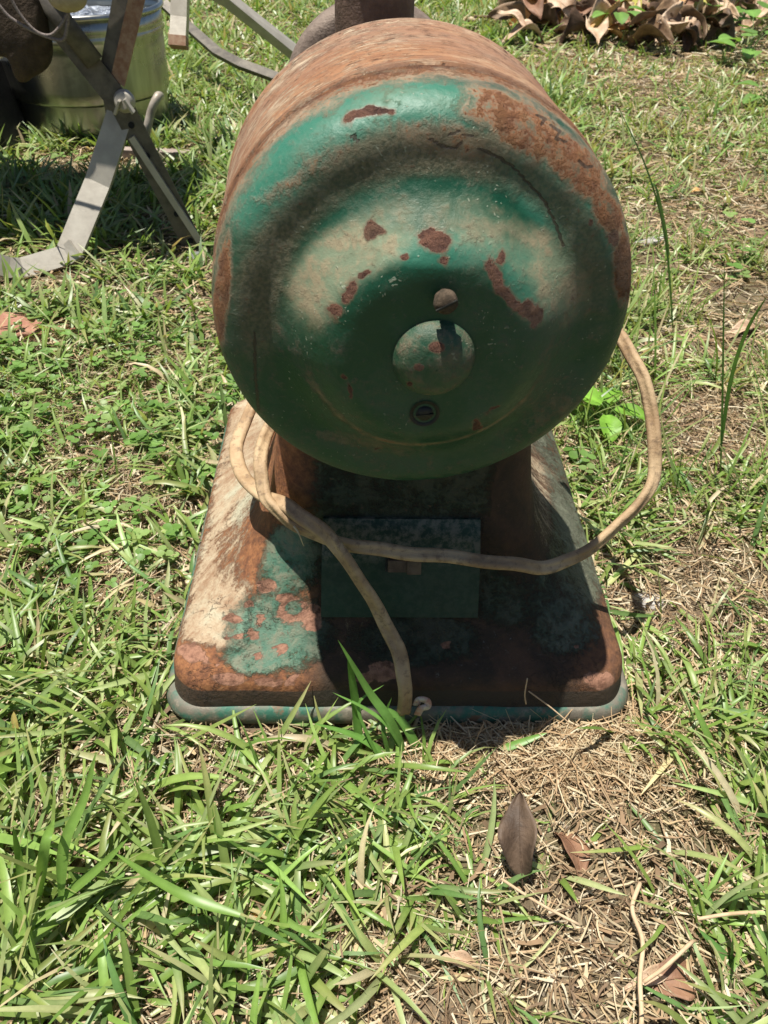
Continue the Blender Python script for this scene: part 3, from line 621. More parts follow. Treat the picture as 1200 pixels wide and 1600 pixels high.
thatch(42000, (-1.2, 1.5, .6, 2.2), (.02, .07), (.0016, .0042), lambda x, y: in_view(x, y, .03), 2)
thatch(26000, (-1.8, 2.3, 2.2, 4.0), (.03, .10), (.003, .008), lambda x, y: in_view(x, y, .03), 2)
# extra straw pile against the front right of the base
c_ = W2(830, 1170); n = 5200; x = RNG.normal(c_[0]+.01, .062, n); y = RNG.normal(c_[1]+.008, .020, n); ok = ~inside(x, y, .002); x, y = x[ok], y[ok]; n = len(x)
h = RNG.uniform(0, 2*np.pi, n); L = RNG.uniform(.012, .04, n); ok = clear(x, y, h, L, 1.); x, y, h, L = x[ok], y[ok], h[ok], L[ok]; n = len(x)
cc = np.array([[.52, .41, .26], [.60, .50, .34], [.36, .25, .15], [.44, .30, .17]])[RNG.integers(0, 4, n)]*RNG.uniform(.8, 1.1, (n, 1))
B.add(*blades(n, x, y, h, L, RNG.uniform(.0007, .0019, n), RNG.uniform(-.1, .5, n), RNG.uniform(-.1, .8, n), RNG.normal(0, .8, n), cc, cc, 3, False, z0=gh(x, y)+RNG.random(n)*.012, zmin=-.001, roll=1.2, shape='stem'))
B.build('dry_thatch', m_straw)['kind'] = 'stuff'

# round and heart shaped ground weeds
def leaf_disc(x, y, z, h, tilt, r, notch, n=10):
    """leaf discs as quads strips: centre line + outline"""
    m = len(x); a = np.linspace(-np.pi, np.pi, n+1)[:-1]; rad = (1-notch[:, None]*np.exp(-((np.abs(a)[None]-np.pi)/.5)**2))*r[:, None]
    X_ = rad*np.cos(a)*1.08; Y_ = rad*np.sin(a); Zl = .18*np.abs(Y_)+.10*X_**2/np.maximum(r[:, None], 1e-4)
    ct, st = np.cos(tilt)[:, None], np.sin(tilt)[:, None]; X2 = X_*ct-Zl*st; Z2 = X_*st+Zl*ct
    ch_, sh = np.cos(h)[:, None], np.sin(h)[:, None]
    P = np.stack([x[:, None]+X2*ch_-Y_*sh, y[:, None]+X2*sh+Y_*ch_, z[:, None]+Z2], -1)
    C_ = np.stack([x, y, z], -1)[:, None]; V = np.concatenate([C_, P], 1); k = n+1
    b = (np.arange(m)*k)[:, None]; j = np.arange(0, n, 2)[None]
    F = np.stack([b+0*j, b+1+j, b+1+(j+1) % n, b+1+(j+2) % n], -1).reshape(-1, 4)
    return V.reshape(-1, 3), F
B = Batch()
def weeds(n, box, rr, cond, trefoil, zr=(.006, .028), cols=((.13, .25, .05), (.18, .32, .08), (.24, .35, .11))):
    x, y = scatter(n, *box); ok = cond(x, y) & ~inside(x, y, .012) & (RNG.random(n) < .35+dens(x, y)); x, y = x[ok], y[ok]; n = len(x); h = RNG.uniform(0, 2*np.pi, n)
    r = RNG.uniform(*rr, n); z = gh(x, y)+RNG.uniform(*zr, n); C_ = np.array(cols)[RNG.integers(0, len(cols), n)]*RNG.uniform(.8, 1.2, (n, 1))
    for q in range(3 if trefoil else 1):
        hh = h+q*2.094; dx = r*1.05*trefoil
        V, F = leaf_disc(x+np.cos(hh)*dx, y+np.sin(hh)*dx, z+RNG.normal(0, .001, n), hh, RNG.normal(.05, .2, n), r, np.full(n, .35 if trefoil else .5)*RNG.random(n)); B.add(V, F, np.repeat(C_, 11, 0))
    # stems
    B.add(*blades(n, x, y, h, z-gh(x, y)+.001, np.full(n, .0012), np.full(n, 1.45), np.zeros(n), np.zeros(n), C_*.9, C_, 2, False, shape='stem'))
cl = lambda x, y: in_view(x, y, .03) & (pblob(x, y, [(120, 700, .22, .20), (60, 560, .2, .16), (200, 840, .12, .1)]) > RNG.random(len(x)))
weeds(1400, (-.75, -.1, .1, .9), (.003, .0058), cl, 1)
weeds(900, (-.5, .5, -.28, .3), (.003, .0058), lambda x, y: in_view(x, y, .03) & (fbm(x, y, 7, 77, 2) > .46) & (dens(x, y) > .3), 0, (.002, .010))
weeds(1300, (-1., 1.1, .3, 2.), (.004, .008), lambda x, y: in_view(x, y, .03) & (fbm(x, y, 3, 79, 2) > .52), 1)
weeds(170, (.8, 2.2, 2.4, 3.9), (.015, .035), lambda x, y: in_view(x, y, .05) & (pblob(x, y, [(1200, 90, .28, .45), (1190, 20, .2, .2)]) > RNG.random(len(x))), 0, (.03, .14), ((.13, .26, .05), (.18, .32, .08)))
B.build('ground_weeds', m_weed)['kind'] = 'stuff'
# soil crumbs in the bare spots
def crumbs():
    n = 9000; x, y = scatter(n, -.5, .6, -.3, .8); d = dens(x, y); ok = (RNG.random(n) < (1-d)*1.0) & ~inside(x, y, .004); x, y = x[ok], y[ok]; n = len(x)
    r = RNG.uniform(.0008, .0035, n)*RNG.random(n)**.5; o8 = np.array([[1, 0, 0], [0, 1, 0], [-1, 0, 0], [0, -1, 0], [0, 0, 1], [0, 0, -1]], float)
    V = np.stack([x, y, gh(x, y)+r*.4], -1)[:, None]+o8[None]*r[:, None, None]*RNG.uniform(.6, 1.2, (n, 6, 1)); b = (np.arange(n)*6)[:, None]
    T = np.array([[0, 1, 4, 4], [1, 2, 4, 4], [2, 3, 4, 4], [3, 0, 4, 4]])
    F3 = np.array([[0, 1, 4], [1, 2, 4], [2, 3, 4], [3, 0, 4], [1, 0, 5], [2, 1, 5], [3, 2, 5], [0, 3, 5]]); F = (b[:, None]+F3[None]).reshape(-1, 3)
    c = np.array([[.20, .16, .12], [.28, .23, .175], [.12, .09, .065]])[RNG.integers(0, 3, n)]
    o = np_mesh('soil_crumbs', V.reshape(-1, 3), F, m_straw, cols=np.repeat(c, 6, 0), smooth=False); o['kind'] = 'stuff'
crumbs()

# ------------------------------------------------------------------ single plants and leaves one can point to
def hand_blades(name, label, cat, L, col=(.12, .25, .045), tip=None, group=None, nseg=9, parent=None):
    """L: world base, then a list of (dx,dy,dz) path and width; each blade is its own mesh under one Empty"""
    t = empty(name, label, cat, tuple(L[0][0][0]), group); b0 = np.array(L[0][0][0])
    for path, wd in L:
        P = spline([np.array(p)-b0 for p in path], 6); n = len(P); s = np.linspace(0, 1, n); T = np.gradient(P, axis=0); T /= np.linalg.norm(T, axis=1)[:, None]
        view = (CAM-b0)/np.linalg.norm(CAM-b0); sd = np.cross(T, view+np.array([.3, .1, .4])); sd /= np.linalg.norm(sd, axis=1)[:, None]; nn_ = np.cross(sd, T)
        wp = np.minimum(1, .5+2.5*s)*(1-s**3)**.8; wp[-1] = .02; hw = (wd*.5*wp)[:, None]
        V = np.stack([P-sd*hw+nn_*hw*.3, P, P+sd*hw+nn_*hw*.3], 1).reshape(-1, 3)
        a = np.arange(n-1)[:, None]*3+np.arange(2)[None]; F = np.stack([a, a+1, a+4, a+3], -1).reshape(-1, 4)
        c = np.tile(np.array(col)*random.uniform(.85, 1.15), (len(V), 1)); c[1::3] *= 1.2
        if tip is not None: k = (np.repeat(s, 3)**4)[:, None]; c = c*(1-k)+np.array(tip)*k
        np_mesh('leaf_blade', V, F, m_grass, cols=c, parent=t)
    return t
g0 = onz(555, 1160)
def pth(*pp): return [ony(a, b, c) for a, b, c in pp]
hand_blades('grass_tuft', 'tall tuft of green grass rising against the front edge of the grinder base', 'grass tuft', [
    (pth((640, 1205, -.035), (610, 1130, -.026), (575, 1080, -.016), (528, 1000, -.008)), .0085),
    (pth((562, 1170, -.03), (556, 1110, -.018), (549, 1060, -.012), (543, 1020, -.008)), .0078),
    (pth((650, 1210, -.035), (610, 1140, -.03), (575, 1110, -.022), (520, 1082, -.014)), .004),
    (pth((600, 1200, -.04), (575, 1150, -.030), (560, 1100, -.018), (600, 1070, -.012)), .003),
    (pth((655, 1215, -.04), (650, 1170, -.028), (625, 1125, -.018), (590, 1100, -.014)), .009),
    (pth((640, 1230, -.042), (600, 1180, -.034), (555, 1150, -.028), (490, 1130, -.026)), .007),
    (pth((610, 1190, -.036), (600, 1150, -.03), (600, 1120, -.022), (612, 1090, -.018)), .004)], (.13, .27, .055))
hand_blades('grass_stalk', 'tallest thin grass stalk standing alone right of the drum, leaning left', 'grass stalk', [
    (pth((1052, 520, .70), (1040, 380, .66), (1012, 270, .62), (957, 148, .58)), .0042),
    (pth((1045, 400, .67), (1036, 350, .65), (1026, 300, .63), (1018, 285, .62)), .0075)], (.09, .20, .045))
hand_blades('grass_stalk', 'upright dark grass stalk near the right edge beside the cord loop', 'grass stalk', [
    (pth((1125, 760, .34), (1128, 640, .33), (1130, 520, .32), (1132, 400, .31)), .003),
    (pth((1126, 700, .335), (1140, 600, .33), (1165, 520, .32), (1200, 460, .31)), .005)], (.10, .21, .05))
hand_blades('loose_grass_shoot', 'long broad grass blade lying curved across the lawn at bottom left of centre', 'grass blade', [
    (pth((375, 1430, -.17), (300, 1405, -.16), (235, 1370, -.15), (178, 1332, -.14)), .0066)], (.19, .33, .06))
hand_blades('loose_grass_shoot', 'broad grass blade curled into a loop at the bottom of the lawn', 'grass blade', [
    (pth((495, 1525, -.19), (490, 1550, -.19), (455, 1552, -.185), (415, 1520, -.18), (385, 1465, -.175)), .0095)], (.16, .30, .07))
hand_blades('loose_grass_shoot', 'single bright green cut blade lying on the straw before the base', 'grass blade', [
    (pth((780, 1172, -.03), (815, 1160, -.027), (855, 1145, -.022)), .0065)], (.17, .34, .06))
hand_blades('grass_tuft', 'large tuft of broad pale blades at the left edge below the base', 'grass tuft', [
    (pth((95, 1400, -.15), (100, 1320, -.13), (130, 1250, -.11), (150, 1175, -.09)), .0075),
    (pth((60, 1400, -.15), (70, 1320, -.14), (85, 1280, -.12)), .007), (pth((40, 1430, -.15), (30, 1350, -.13), (20, 1290, -.12)), .006),
    (pth((90, 1410, -.15), (150, 1360, -.14), (200, 1310, -.13)), .006), (pth((20, 1500, -.17), (60, 1440, -.16), (130, 1400, -.15)), .007)], (.20, .34, .07))
hand_blades('grass_tuft', 'tuft of upright blades at the lower right corner of the picture', 'grass tuft', [
    (pth((1175, 1590, -.2), (1150, 1520, -.19), (1090, 1450, -.17)), .010), (pth((1170, 1600, -.2), (1165, 1520, -.18), (1180, 1440, -.16)), .010), (pth((1150, 1600, -.2), (1140, 1540, -.19), (1145, 1460, -.18)), .007)], (.11, .23, .06))

# leaf objects ----------------------------------------------------
def mat_dead(name, c1, c2, rough=.6):
    g = NG(name); o = g.obj(); n = g.noise(o, 35, 8, .6); f = g.noise(o, 220, 6, .6); c = g.mix(g.step(n, .35, .65), c1, c2); c = g.mix(g.step(f, .58, .7, 0, .5), c, tuple(k*.5 for k in c1))
    g.done(c, rough, g.bump(g.math('ADD', n, f), .5, .002), None, .35); return g.m
md = {'umber': mat_dead('dead_leaf_umber', (.055, .036, .024), (.12, .08, .052)), 'brown': mat_dead('dead_leaf_brown', (.13, .08, .045), (.25, .16, .09)), 'orange': mat_dead('dead_leaf_orange', (.50, .26, .08), (.62, .40, .18)), 'tan': mat_dead('dead_leaf_tan', (.40, .26, .16), (.56, .42, .30)),
      'yellow': mat_dead('dead_leaf_yellow', (.42, .36, .08), (.30, .30, .07)), 'dark': mat_dead('dead_leaf_dark', (.07, .042, .026), (.15, .09, .055)), 'rust': mat_dead('dead_leaf_rust', (.17, .085, .05), (.27, .15, .09))}
def leaf(name, label, L, W, mat, loc, rot, cup=.3, bend=.5, wave=.1, seed=0, group=None, cat='leaf', th=.0006):
    r = random.Random(seed); nu, nv = 18, 9; bm = bmesh.new(); ph = r.uniform(0, 6)
    top = []
    for i in range(nu+1):
        s = i/nu; wd = W*.5*(math.sin(math.pi*min(1, s*.97+.03))**.75)*(1+.10*math.sin(11*s+ph)); x = L*(s-.5); zc = -bend*L*.5*(2*s-1)**2
        row = []
        for j in range(nv+1):
            t = 2*j/nv-1; y = t*wd; z = zc+cup*abs(t)**1.5*wd+wave*W*.3*math.sin(9*s+3*t+ph)*abs(t)+.0
            row.append((x, y, z))
        top.append(row)
    vt = [[bm.verts.new(p) for p in row] for row in top]; vb = [[bm.verts.new((p[0], p[1], p[2]-th)) for p in row] for row in top]
    for i in range(nu):
        for j in range(nv):
            bm.faces.new((vt[i][j], vt[i+1][j], vt[i+1][j+1], vt[i][j+1])); bm.faces.new((vb[i][j], vb[i][j+1], vb[i+1][j+1], vb[i+1][j]))
    for i in range(nu):
        bm.faces.new((vt[i][0], vb[i][0], vb[i+1][0], vt[i+1][0])); bm.faces.new((vt[i][nv], vt[i+1][nv], vb[i+1][nv], vb[i][nv]))
    # midrib
    for i in range(nu):
        a, b = top[i][4], top[i][5]
    o = bm_obj(name, bm, mat); 
    rib = [(L*(s-.5)-(.12*L if k == 0 else 0), 0, -bend*L*.5*(2*s-1)**2+.0008) for k, s in enumerate(np.linspace(0, .97, 14))]
    rb = sweep('midrib', rib, circle_prof(max(.0006, L*.007), None, 6), mat, o, taper=np.linspace(1, .3, 14))
    o.location = loc; o.rotation_euler = rot
    return tag(o, label, cat, group)
p = onz(812, 1305, .034)
lf = leaf('fallen_leaf', 'dark brown dry leaf standing upright in the grass before the base', .060, .026, md['umber'], tuple(p), (0, 0, 0), .75, .30, .45, 3)
# orient: long axis roughly up in the picture
ax = Vector((.03, .80, .45)).normalized(); nrm = Vector((-.35, -.5, .8)); nrm = (nrm-ax*nrm.dot(ax)).normalized(); sdv = nrm.cross(ax); lf.rotation_euler = Matrix((ax, sdv, nrm)).transposed().to_euler()
def flat_leaf(label, a, b, L, W, m, rz, seed, tilt=(.1, .1), name='fallen_leaf', **k):
    c = onz(a, b); z = float(gh(np.array(c[0]), np.array(c[1])))+.010
    return leaf(name, label, L, W, md[m], (c[0], c[1], z), (tilt[0], tilt[1], rz), seed=seed, **k)
flat_leaf('flat reddish brown leaf at the bottom right corner beside a dry runner', 1060, 1528, .040, .026, 'rust', .1, 4)
flat_leaf('rust brown leaf half buried in grass right of the upright leaf', 893, 1330, .040, .024, 'rust', 1.9, 5, (.5, .1))
flat_leaf('small curled pale leaf lying on straw at the front edge of the base', 832, 1112, .022, .008, 'tan', -.15, 6, (0, 0), cup=1.2)
flat_leaf('tan curled leaf among dry bits near the bottom edge', 720, 1502, .026, .010, 'tan', -.2, 7, cup=.8)
flat_leaf('orange tinted dry grass leaf in the left foreground lawn', 430, 1436, .032, .007, 'orange', -.2, 8, cup=.6)
flat_leaf('long tan dry leaf in the lawn by the right edge', 1165, 520, .085, .022, 'tan', .45, 9, cup=.8)
flat_leaf('small orange leaf in the thin lawn right of the drum', 1090, 297, .03, .015, 'orange', .2, 10)
flat_leaf('small red brown leaf beside the pale stones right of the drum', 1084, 393, .03, .014, 'rust', .4, 11)
flat_leaf('dry split leaf at lower right beside the forked runner', 1025, 1522, .045, .010, 'tan', .35, 12, cup=.7)

# broadleaf weed behind the right of the base
def weed_plant(label, base, leaves, col, name='broadleaf_weed', group=None):
    t = empty(name, label, 'weed', tuple(base), group)
    for (dx, dy, dz, L, W, h, ti) in leaves:
        V = []; nu = 10
        for i in range(nu+1):
            s = i/nu; wd = W*.5*math.sin(math.pi*min(1, s*.93+.07))**.65
            for j in (-1, -.5, 0, .5, 1): V.append((L*s, j*wd, .25*abs(j)*wd-.25*L*s*s+.0012*math.sin(9*s+3*j)))
        V = np.array(V); R_ = np.array((Matrix.Rotation(h, 3, 'Z') @ Matrix.Rotation(-ti, 3, 'Y'))); V = V@R_.T+np.array([dx, dy, dz]); n = nu+1
        a = np.arange(nu)[:, None]*5+np.arange(4)[None]; F = np.stack([a, a+1, a+6, a+5], -1).reshape(-1, 4)
        c = np.tile(np.array(col)*random.uniform(.85, 1.15), (len(V), 1)); c[2::5] *= 1.3
        lo = np_mesh('leaf', V, F, m_weed, cols=c, parent=t)
        st = spline([(0, 0, 0), (dx*.4, dy*.4, dz*.7), (dx, dy, dz)], 5); so_ = sweep('stem', st, circle_prof(.0011, None, 6), m_weed_stem, t)
    return t
m_weed_stem = simple('weed_stem', (.10, .18, .04), (.16, .25, .07), 60, .5)
q = onz(945, 665); q[2] = gh(q[0], q[1])
weed_plant('bright broadleaf weed growing close behind the right side of the grinder base', q, [(-.012, .0, .035, .050, .038, 2.6, .3), (.006, -.004, .03, .045, .030, -.3, .1), (-.004, -.01, .025, .040, .028, -1.6, -.1), (0, .01, .03, .04, .03, 1.2, .2)], (.20, .40, .05))
q = onz(370, 1200); q[2] = gh(q[0], q[1])
weed_plant('round leaved seedling just below the front left of the base', q, [(0, .002, .010, .018, .017, 1.5, .45), (.004, 0, .006, .012, .011, -.3, .2), (-.003, 0, .007, .011, .009, 3.3, .3)], (.17, .30, .07))
for k, (a, b, s) in enumerate([(1118, 70, 1.2), (1165, 100, 1.), (1190, 40, 1.4), (955, 70, .8), (1050, 60, .7), (1195, 170, .7)]):
    q = onz(a, b); q[2] = gh(q[0], q[1]); r = random.Random(k)
    lv = [(.05*s*math.cos(h), .05*s*math.sin(h), s*r.uniform(.05, .15), .09*s, .065*s, h+r.uniform(-.3, .3), r.uniform(-.1, .4)) for h in [r.uniform(0, .6)+i*1.05 for i in range(7)]]
    weed_plant(['broadleaf weed growing at the right end of the leaf litter', 'lower broadleaf weed at the right edge below the leaf litter', 'tallest broadleaf weed in the top right corner', 'small green weed sprouting in front of the orange leaf', 'little weed between the litter and the lawn, right of the orange leaf', 'green weed at the right edge, furthest in front of the litter'][k], q, lv, (.17, .32, .07), group='weeds along the leaf litter')

# leaf litter heap at the top right
m_twig = simple('dead_twig', (.14, .085, .055), (.30, .20, .13), 40, .85)
sp = [('fallen_leaf', 'bright orange leaf on the front of the litter heap', 962, 40, .16, .13, 'orange', .6, (.9, .3)), ('fallen_leaf', 'yellow green leaf on the litter heap left of centre', 905, 14, .24, .13, 'yellow', .15, (.5, .1)),
      ('fallen_leaf', 'orange brown leaf at the left end of the litter heap', 845, 22, .22, .12, 'orange', .5, (.6, .1)), ('fallen_leaf', 'pale tan leaf lying at the left foot of the litter heap', 825, 44, .17, .05, 'tan', .3, (.1, .1)),
      ('fallen_leaf', 'pale upright leaf at the right end of the litter heap', 1122, 14, .15, .06, 'tan', 1.9, (.5, .7)), ('fallen_leaf', 'large dark brown leaf in the middle of the litter heap', 925, 28, .25, .11, 'dark', -.1, (.7, 0))]
for k, (nm, lb, a, b, L, W, m, rz, ti) in enumerate(sp):
    c = onz(a, b, .06); leaf(nm, lb, L, W, md[m], tuple(c), (ti[0], ti[1], rz), .6, .6, .5, 40+k, 'leaves of the litter heap')
r = random.Random(8)
for k in range(130):
    a = r.uniform(790, 1195); b = r.uniform(-20, 52+8*math.sin(a*.02)); c = onz(a, b, .05); m = r.choice(['brown', 'dark', 'tan', 'rust', 'tan', 'brown', 'tan', 'orange' if k % 4 else 'yellow'])
    lab = dict(brown='mid brown', dark='dark brown', rust='reddish brown', tan='pale tan', orange='orange', yellow='yellow green')[m]+' curled leaf in the '+('left' if a < 910 else 'middle' if a < 1060 else 'right')+' part of the litter heap'
    o = leaf('litter_leaf', lab, r.uniform(.09, .2), r.uniform(.04, .10), md[m], (c[0], c[1], r.uniform(.03, .11)), (r.uniform(-.8, .8), r.uniform(-.5, .5), r.uniform(0, 6.3)), r.uniform(.2, 1.2), r.uniform(-.3, .9), .6, 60+k, 'dead leaves in the litter heap')
for k in range(16):
    a = r.uniform(800, 1180); b = r.uniform(-30, 40); c = onz(a, b, r.uniform(.02, .08)); h = r.uniform(-.6, .6); L = r.uniform(.15, .45); d = np.array([math.cos(h), math.sin(h), r.uniform(-.1, .15)])
    P = spline([c-d*L*.5, c+np.array([0, 0, r.uniform(-.01, .02)]), c+d*L*.5], 6); o = sweep('litter_twig', P, circle_prof(r.uniform(.005, .014), None, 8), m_twig, taper=np.linspace(1, .5, len(P)))
    tag(o, ('thick' if k % 2 else 'thin')+' brown stick lying in the '+('left' if a < 930 else 'middle' if a < 1060 else 'right')+' of the litter heap', 'stick', 'sticks in the litter heap')
P = spline([onz(728, 30, .012), onz(760, 33, .015), onz(786, 31, .012)], 6); tag(sweep('dry_stick', P, circle_prof(.011, None, 8), simple('bleached_stick', (.40, .30, .2), (.55, .43, .3)), taper=np.linspace(1, .7, len(P))), 'short bleached stick on the lawn just right of the feed neck', 'stick')
# dry runner at the bottom right
m_run = simple('dry_runner', (.42, .29, .17), (.56, .42, .27), 50, .8)
def gp(a, b, z=.012): c = onz(a, b, z); c[2] += 0; return c
tag(sweep('dry_runner', spline([gp(1000, 1380), gp(988, 1420, .016), gp(1004, 1470), gp(1000, 1530, .015), gp(1002, 1600), gp(985, 1650)], 8), circle_prof(.0016, None, 8), m_run), 'long dry grass runner snaking down at the bottom right', 'runner')
tag(sweep('dry_runner', spline([gp(1090, 1436), gp(1140, 1428, .016), gp(1200, 1424), gp(1240, 1415)], 6), circle_prof(.0013, None, 8), m_run), 'straight dry runner pointing in from the right edge', 'runner')
tag(sweep('dry_runner', spline([gp(1005, 1535, .014), gp(1040, 1510, .02), gp(1083, 1470, .018)], 6), circle_prof(.0014, None, 8), m_run), 'thick short dry stalk slanting beside the flat brown leaf', 'runner')
tag(sweep('straw_stem', spline([gp(783, 1373, .02), gp(840, 1410, .02), gp(905, 1445, .014)], 6), circle_prof(.0011, None, 6), m_run), 'straight straw stem slanting below the upright brown leaf', 'straw')
tag(sweep('straw_stem', spline([ony(822, 1100, -.008), ony(820, 1085, -.006), ony(824, 1060, -.004)], 6), circle_prof(.0006, None, 6), m_run), 'thin straw standing against the dark lower lip of the base', 'straw')
tag(sweep('straw_stem', spline([ony(826, 1080, -.006), ony(860, 1105, -.012), ony(892, 1132, -.02)], 6), circle_prof(.0006, None, 6), m_run), 'thin straw leaning from the base down to the right', 'straw')
# curled scrap by the cord end
m_scrap = simple('pale_peeling_scrap', (.50, .47, .42), (.42, .2, .13), 90, .6)
tag(sweep('curled_scrap', spline([ony(650, 1102, -.010), ony(655, 1093, -.010), ony(667, 1095, -.011), ony(668, 1104, -.013), ony(658, 1107, -.014), ony(652, 1117, -.014)], 6), [(-.0028, -.0006), (.0028, -.0006), (.0028, .0006), (-.0028, .0006)], m_scrap, ups=None, up=(0, -1, .2)), 'small curled pinkish scrap lying beside the lower end of the cord', 'scrap')

# stones and broken brick
def rock(name, label, a, b, s, mat, seed, flat=.6, group=None, z=.0):
    r_ = random.Random(seed); bm = bmesh.new(); bmesh.ops.create_icosphere(bm, subdivisions=3, radius=1)
    of = [Vector((r_.uniform(-1, 1), r_.uniform(-1, 1), r_.uniform(-1, 1))).normalized() for _ in range(9)]; ds = [r_.uniform(.55, .9) for _ in of]
    for v in bm.verts:
        for o_, d_ in zip(of, ds):
            k_ = v.co.dot(o_)
            if k_ > d_: v.co -= o_*(k_-d_)*.85
    bmesh.ops.scale(bm, vec=(s[0], s[1], s[1]*flat), verts=bm.verts)
    o = bm_obj(name, bm, mat, None, False); c = onz(a, b, z); o.location = (c[0], c[1], float(gh(np.array(c[0]), np.array(c[1])))+s[1]*flat*.35); o.rotation_euler = (0, 0, r_.uniform(-.4, .4)); return tag(o, label, 'stone', group)
m_st = simple('grey_stone', (.30, .28, .26), (.48, .46, .43), 50, .85); m_wh = simple('white_stone', (.62, .60, .56), (.74, .72, .68), 60, .8); m_terra = simple('terracotta', (.26, .115, .075), (.36, .19, .13), 45, .85, 0, .6, .002)
rock('pale_stone', 'pale grey stone showing through the lawn right of the drum', 1022, 372, (.035, .014), m_st, 1)
rock('grey_stone', 'smaller grey stone just left of the pale one right of the drum', 1002, 375, (.02, .012), m_st, 2)
rock('white_pebble', 'bright white pebble at the foot of the leaf litter', 903, 49, (.022, .018), m_wh, 3, .9)
rock('white_stone', 'white rough stone in grass at the left edge above the broken brick', 30, 497, (.032, .012), m_wh, 4)
rock('grey_stone', 'grey stone at the left edge, behind the broken brick', 6, 515, (.012, .012), m_st, 5)
rock('grey_stone', 'flat grey stone in the shade right of the grinder base', 1015, 940, (.020, .012), m_st, 6, .4)
rock('pale_stone', 'small chalky stone in the thatch below the front left of the base', 408, 1192, (.008, .006), m_wh, 7)
rock('grey_stone', 'dark flat stone in the grass left of the drum by the stand foot', 308, 408, (.022, .016), simple('dark_stone', (.10, .11, .11), (.2, .21, .2)), 8, .5)
bm = bmesh.new(); box_bm(bm, (0, 0, 0), (.085, .030, .016)); bmesh.ops.subdivide_edges(bm, edges=bm.edges, cuts=6, use_grid_fill=True)
for v in bm.verts: v.co += Vector((random.uniform(-1, 1), random.uniform(-1, 1), random.uniform(-1, 1)))*.0022; v.co.z -= .006*max(0, (v.co.x/.085))
o = bm_obj('broken_brick', bm, m_terra); c = onz(35, 532); o.location = (c[0]-.01, c[1], .012); o.rotation_euler = (.1, .06, .35); tag(o, 'broken terracotta brick half sunk in the grass at the left edge', 'brick')

# ------------------------------------------------------------------ bucket, stand and the things around it
g = NG('galvanised_steel'); o_ = g.obj(); n1 = g.noise(o_, 7, 6, .6); n2 = g.noise(g.scale(o_, (1, 1, .15)), 40, 6, .6); n3 = g.noise(o_, 120, 4)
g.done(g.mix(g.step(n2, .3, .7), (.33, .33, .30), (.47, .47, .43)), g.math('MULTIPLY_ADD', n1, .25, .17), g.bump(g.math('ADD', n1, g.math('MULTIPLY', n3, .06)), .25, .01), 1.)
BC = onz(122, 235); BR = .182
bk = empty('galvanised_bucket', 'round galvanised steel tub standing behind the folding stand', 'bucket', (BC[0], BC[1]+BR, 0))
pr = [(.004, .001), (.004, BR-.030), (.000, BR-.026), (.006, BR-.021), (.040, BR-.016), (.078, BR-.012), (.084, BR-.010), (.088, BR-.002), (.092, BR), (.205, BR+.003), (.210, BR+.0075), (.216, BR+.0035), (.222, BR+.0035), (.227, BR+.008), (.233, BR+.004), (.250, BR+.006)]
lathe('tub_wall', densify(pr+[(.250, BR+.004), (.012, BR-.012), (.012, .001)], .02), 96, g.m, bk)
rim = [(BR+.006+.006*math.cos(a), .254+.006*math.sin(a)) for a in np.linspace(0, 2*math.pi, 12, endpoint=False)]
lathe('rolled_rim', [(z_, r_) for r_, z_ in rim+[rim[0]]], 96, g.m, bk)
for s in (0, 1):
    b = s*math.pi+.3; P = spline([(math.cos(b-.2)*BR*1.04, math.sin(b-.2)*BR*1.04, .22), (math.cos(b-.2)*BR*1.2, math.sin(b-.2)*BR*1.2, .19), (math.cos(b+.2)*BR*1.2, math.sin(b+.2)*BR*1.2, .19), (math.cos(b+.2)*BR*1.04, math.sin(b+.2)*BR*1.04, .22)], 6)
    if s: sweep('handle', P, circle_prof(.004, None, 8), g.m, bk)
# crumpled clear plastic in the tub
gg = NG('crumpled_plastic'); n1 = gg.noise(gg.obj(), 30, 5, .7, .6); gg.done(gg.mix(gg.step(n1, .4, .6), (.10, .12, .16), (.55, .60, .68)), .12, gg.bump(n1, 1., .03), .3, .8)
u = np.linspace(0, 1, 26); a = np.linspace(0, 2*np.pi, 90, endpoint=False); R_ = (u*(BR-.009))[:, None]*np.ones(90); X = R_*np.cos(a); Y = R_*np.sin(a)
Z = .222+.03*(fbm(X+2, Y+2, 22, 3, 4)-.5)*2*(1-u[:, None]**6)
o = np_mesh('plastic_sheet', np.stack([X, Y, Z], -1).reshape(-1, 3), grid_faces(26, 90), gg.m); o.location = (BC[0], BC[1]+BR, 0); tag(o, 'crumpled shiny clear plastic filling the galvanised tub', 'plastic sheet')

m_steel = simple('painted_grey_steel', (.34, .31, .26), (.42, .39, .33), 30, .42, .15, .15, .001, .5); m_steel_d = simple('dull_shaded_steel', (.075, .066, .055), (.135, .12, .095), 45, .55, .3, .3, .001, .5)  # darker steel carries the shade of the crossed legs in its colour
m_rsteel = simple('worn_rust_edge', (.25, .13, .08), (.36, .24, .16), 80, .8); m_hole = simple('hole_dark', (.01, .01, .01), (.02, .02, .02), 50, .9)
ST = empty('folding_stand', 'grey folding steel stand with crossed legs in front of the tub', 'stand', tuple(onz(190, 400)))
ST0 = np.array(ST.location)
def rel(P, o): return [np.array(p)-o for p in P]
def Lprof(w_, d_, t_): return [(-w_/2, 0), (w_/2, 0), (w_/2, -d_), (w_/2-t_, -d_), (w_/2-t_, -t_), (-w_/2, -t_)]
vdir = (0, -1, .25)
YS = .95
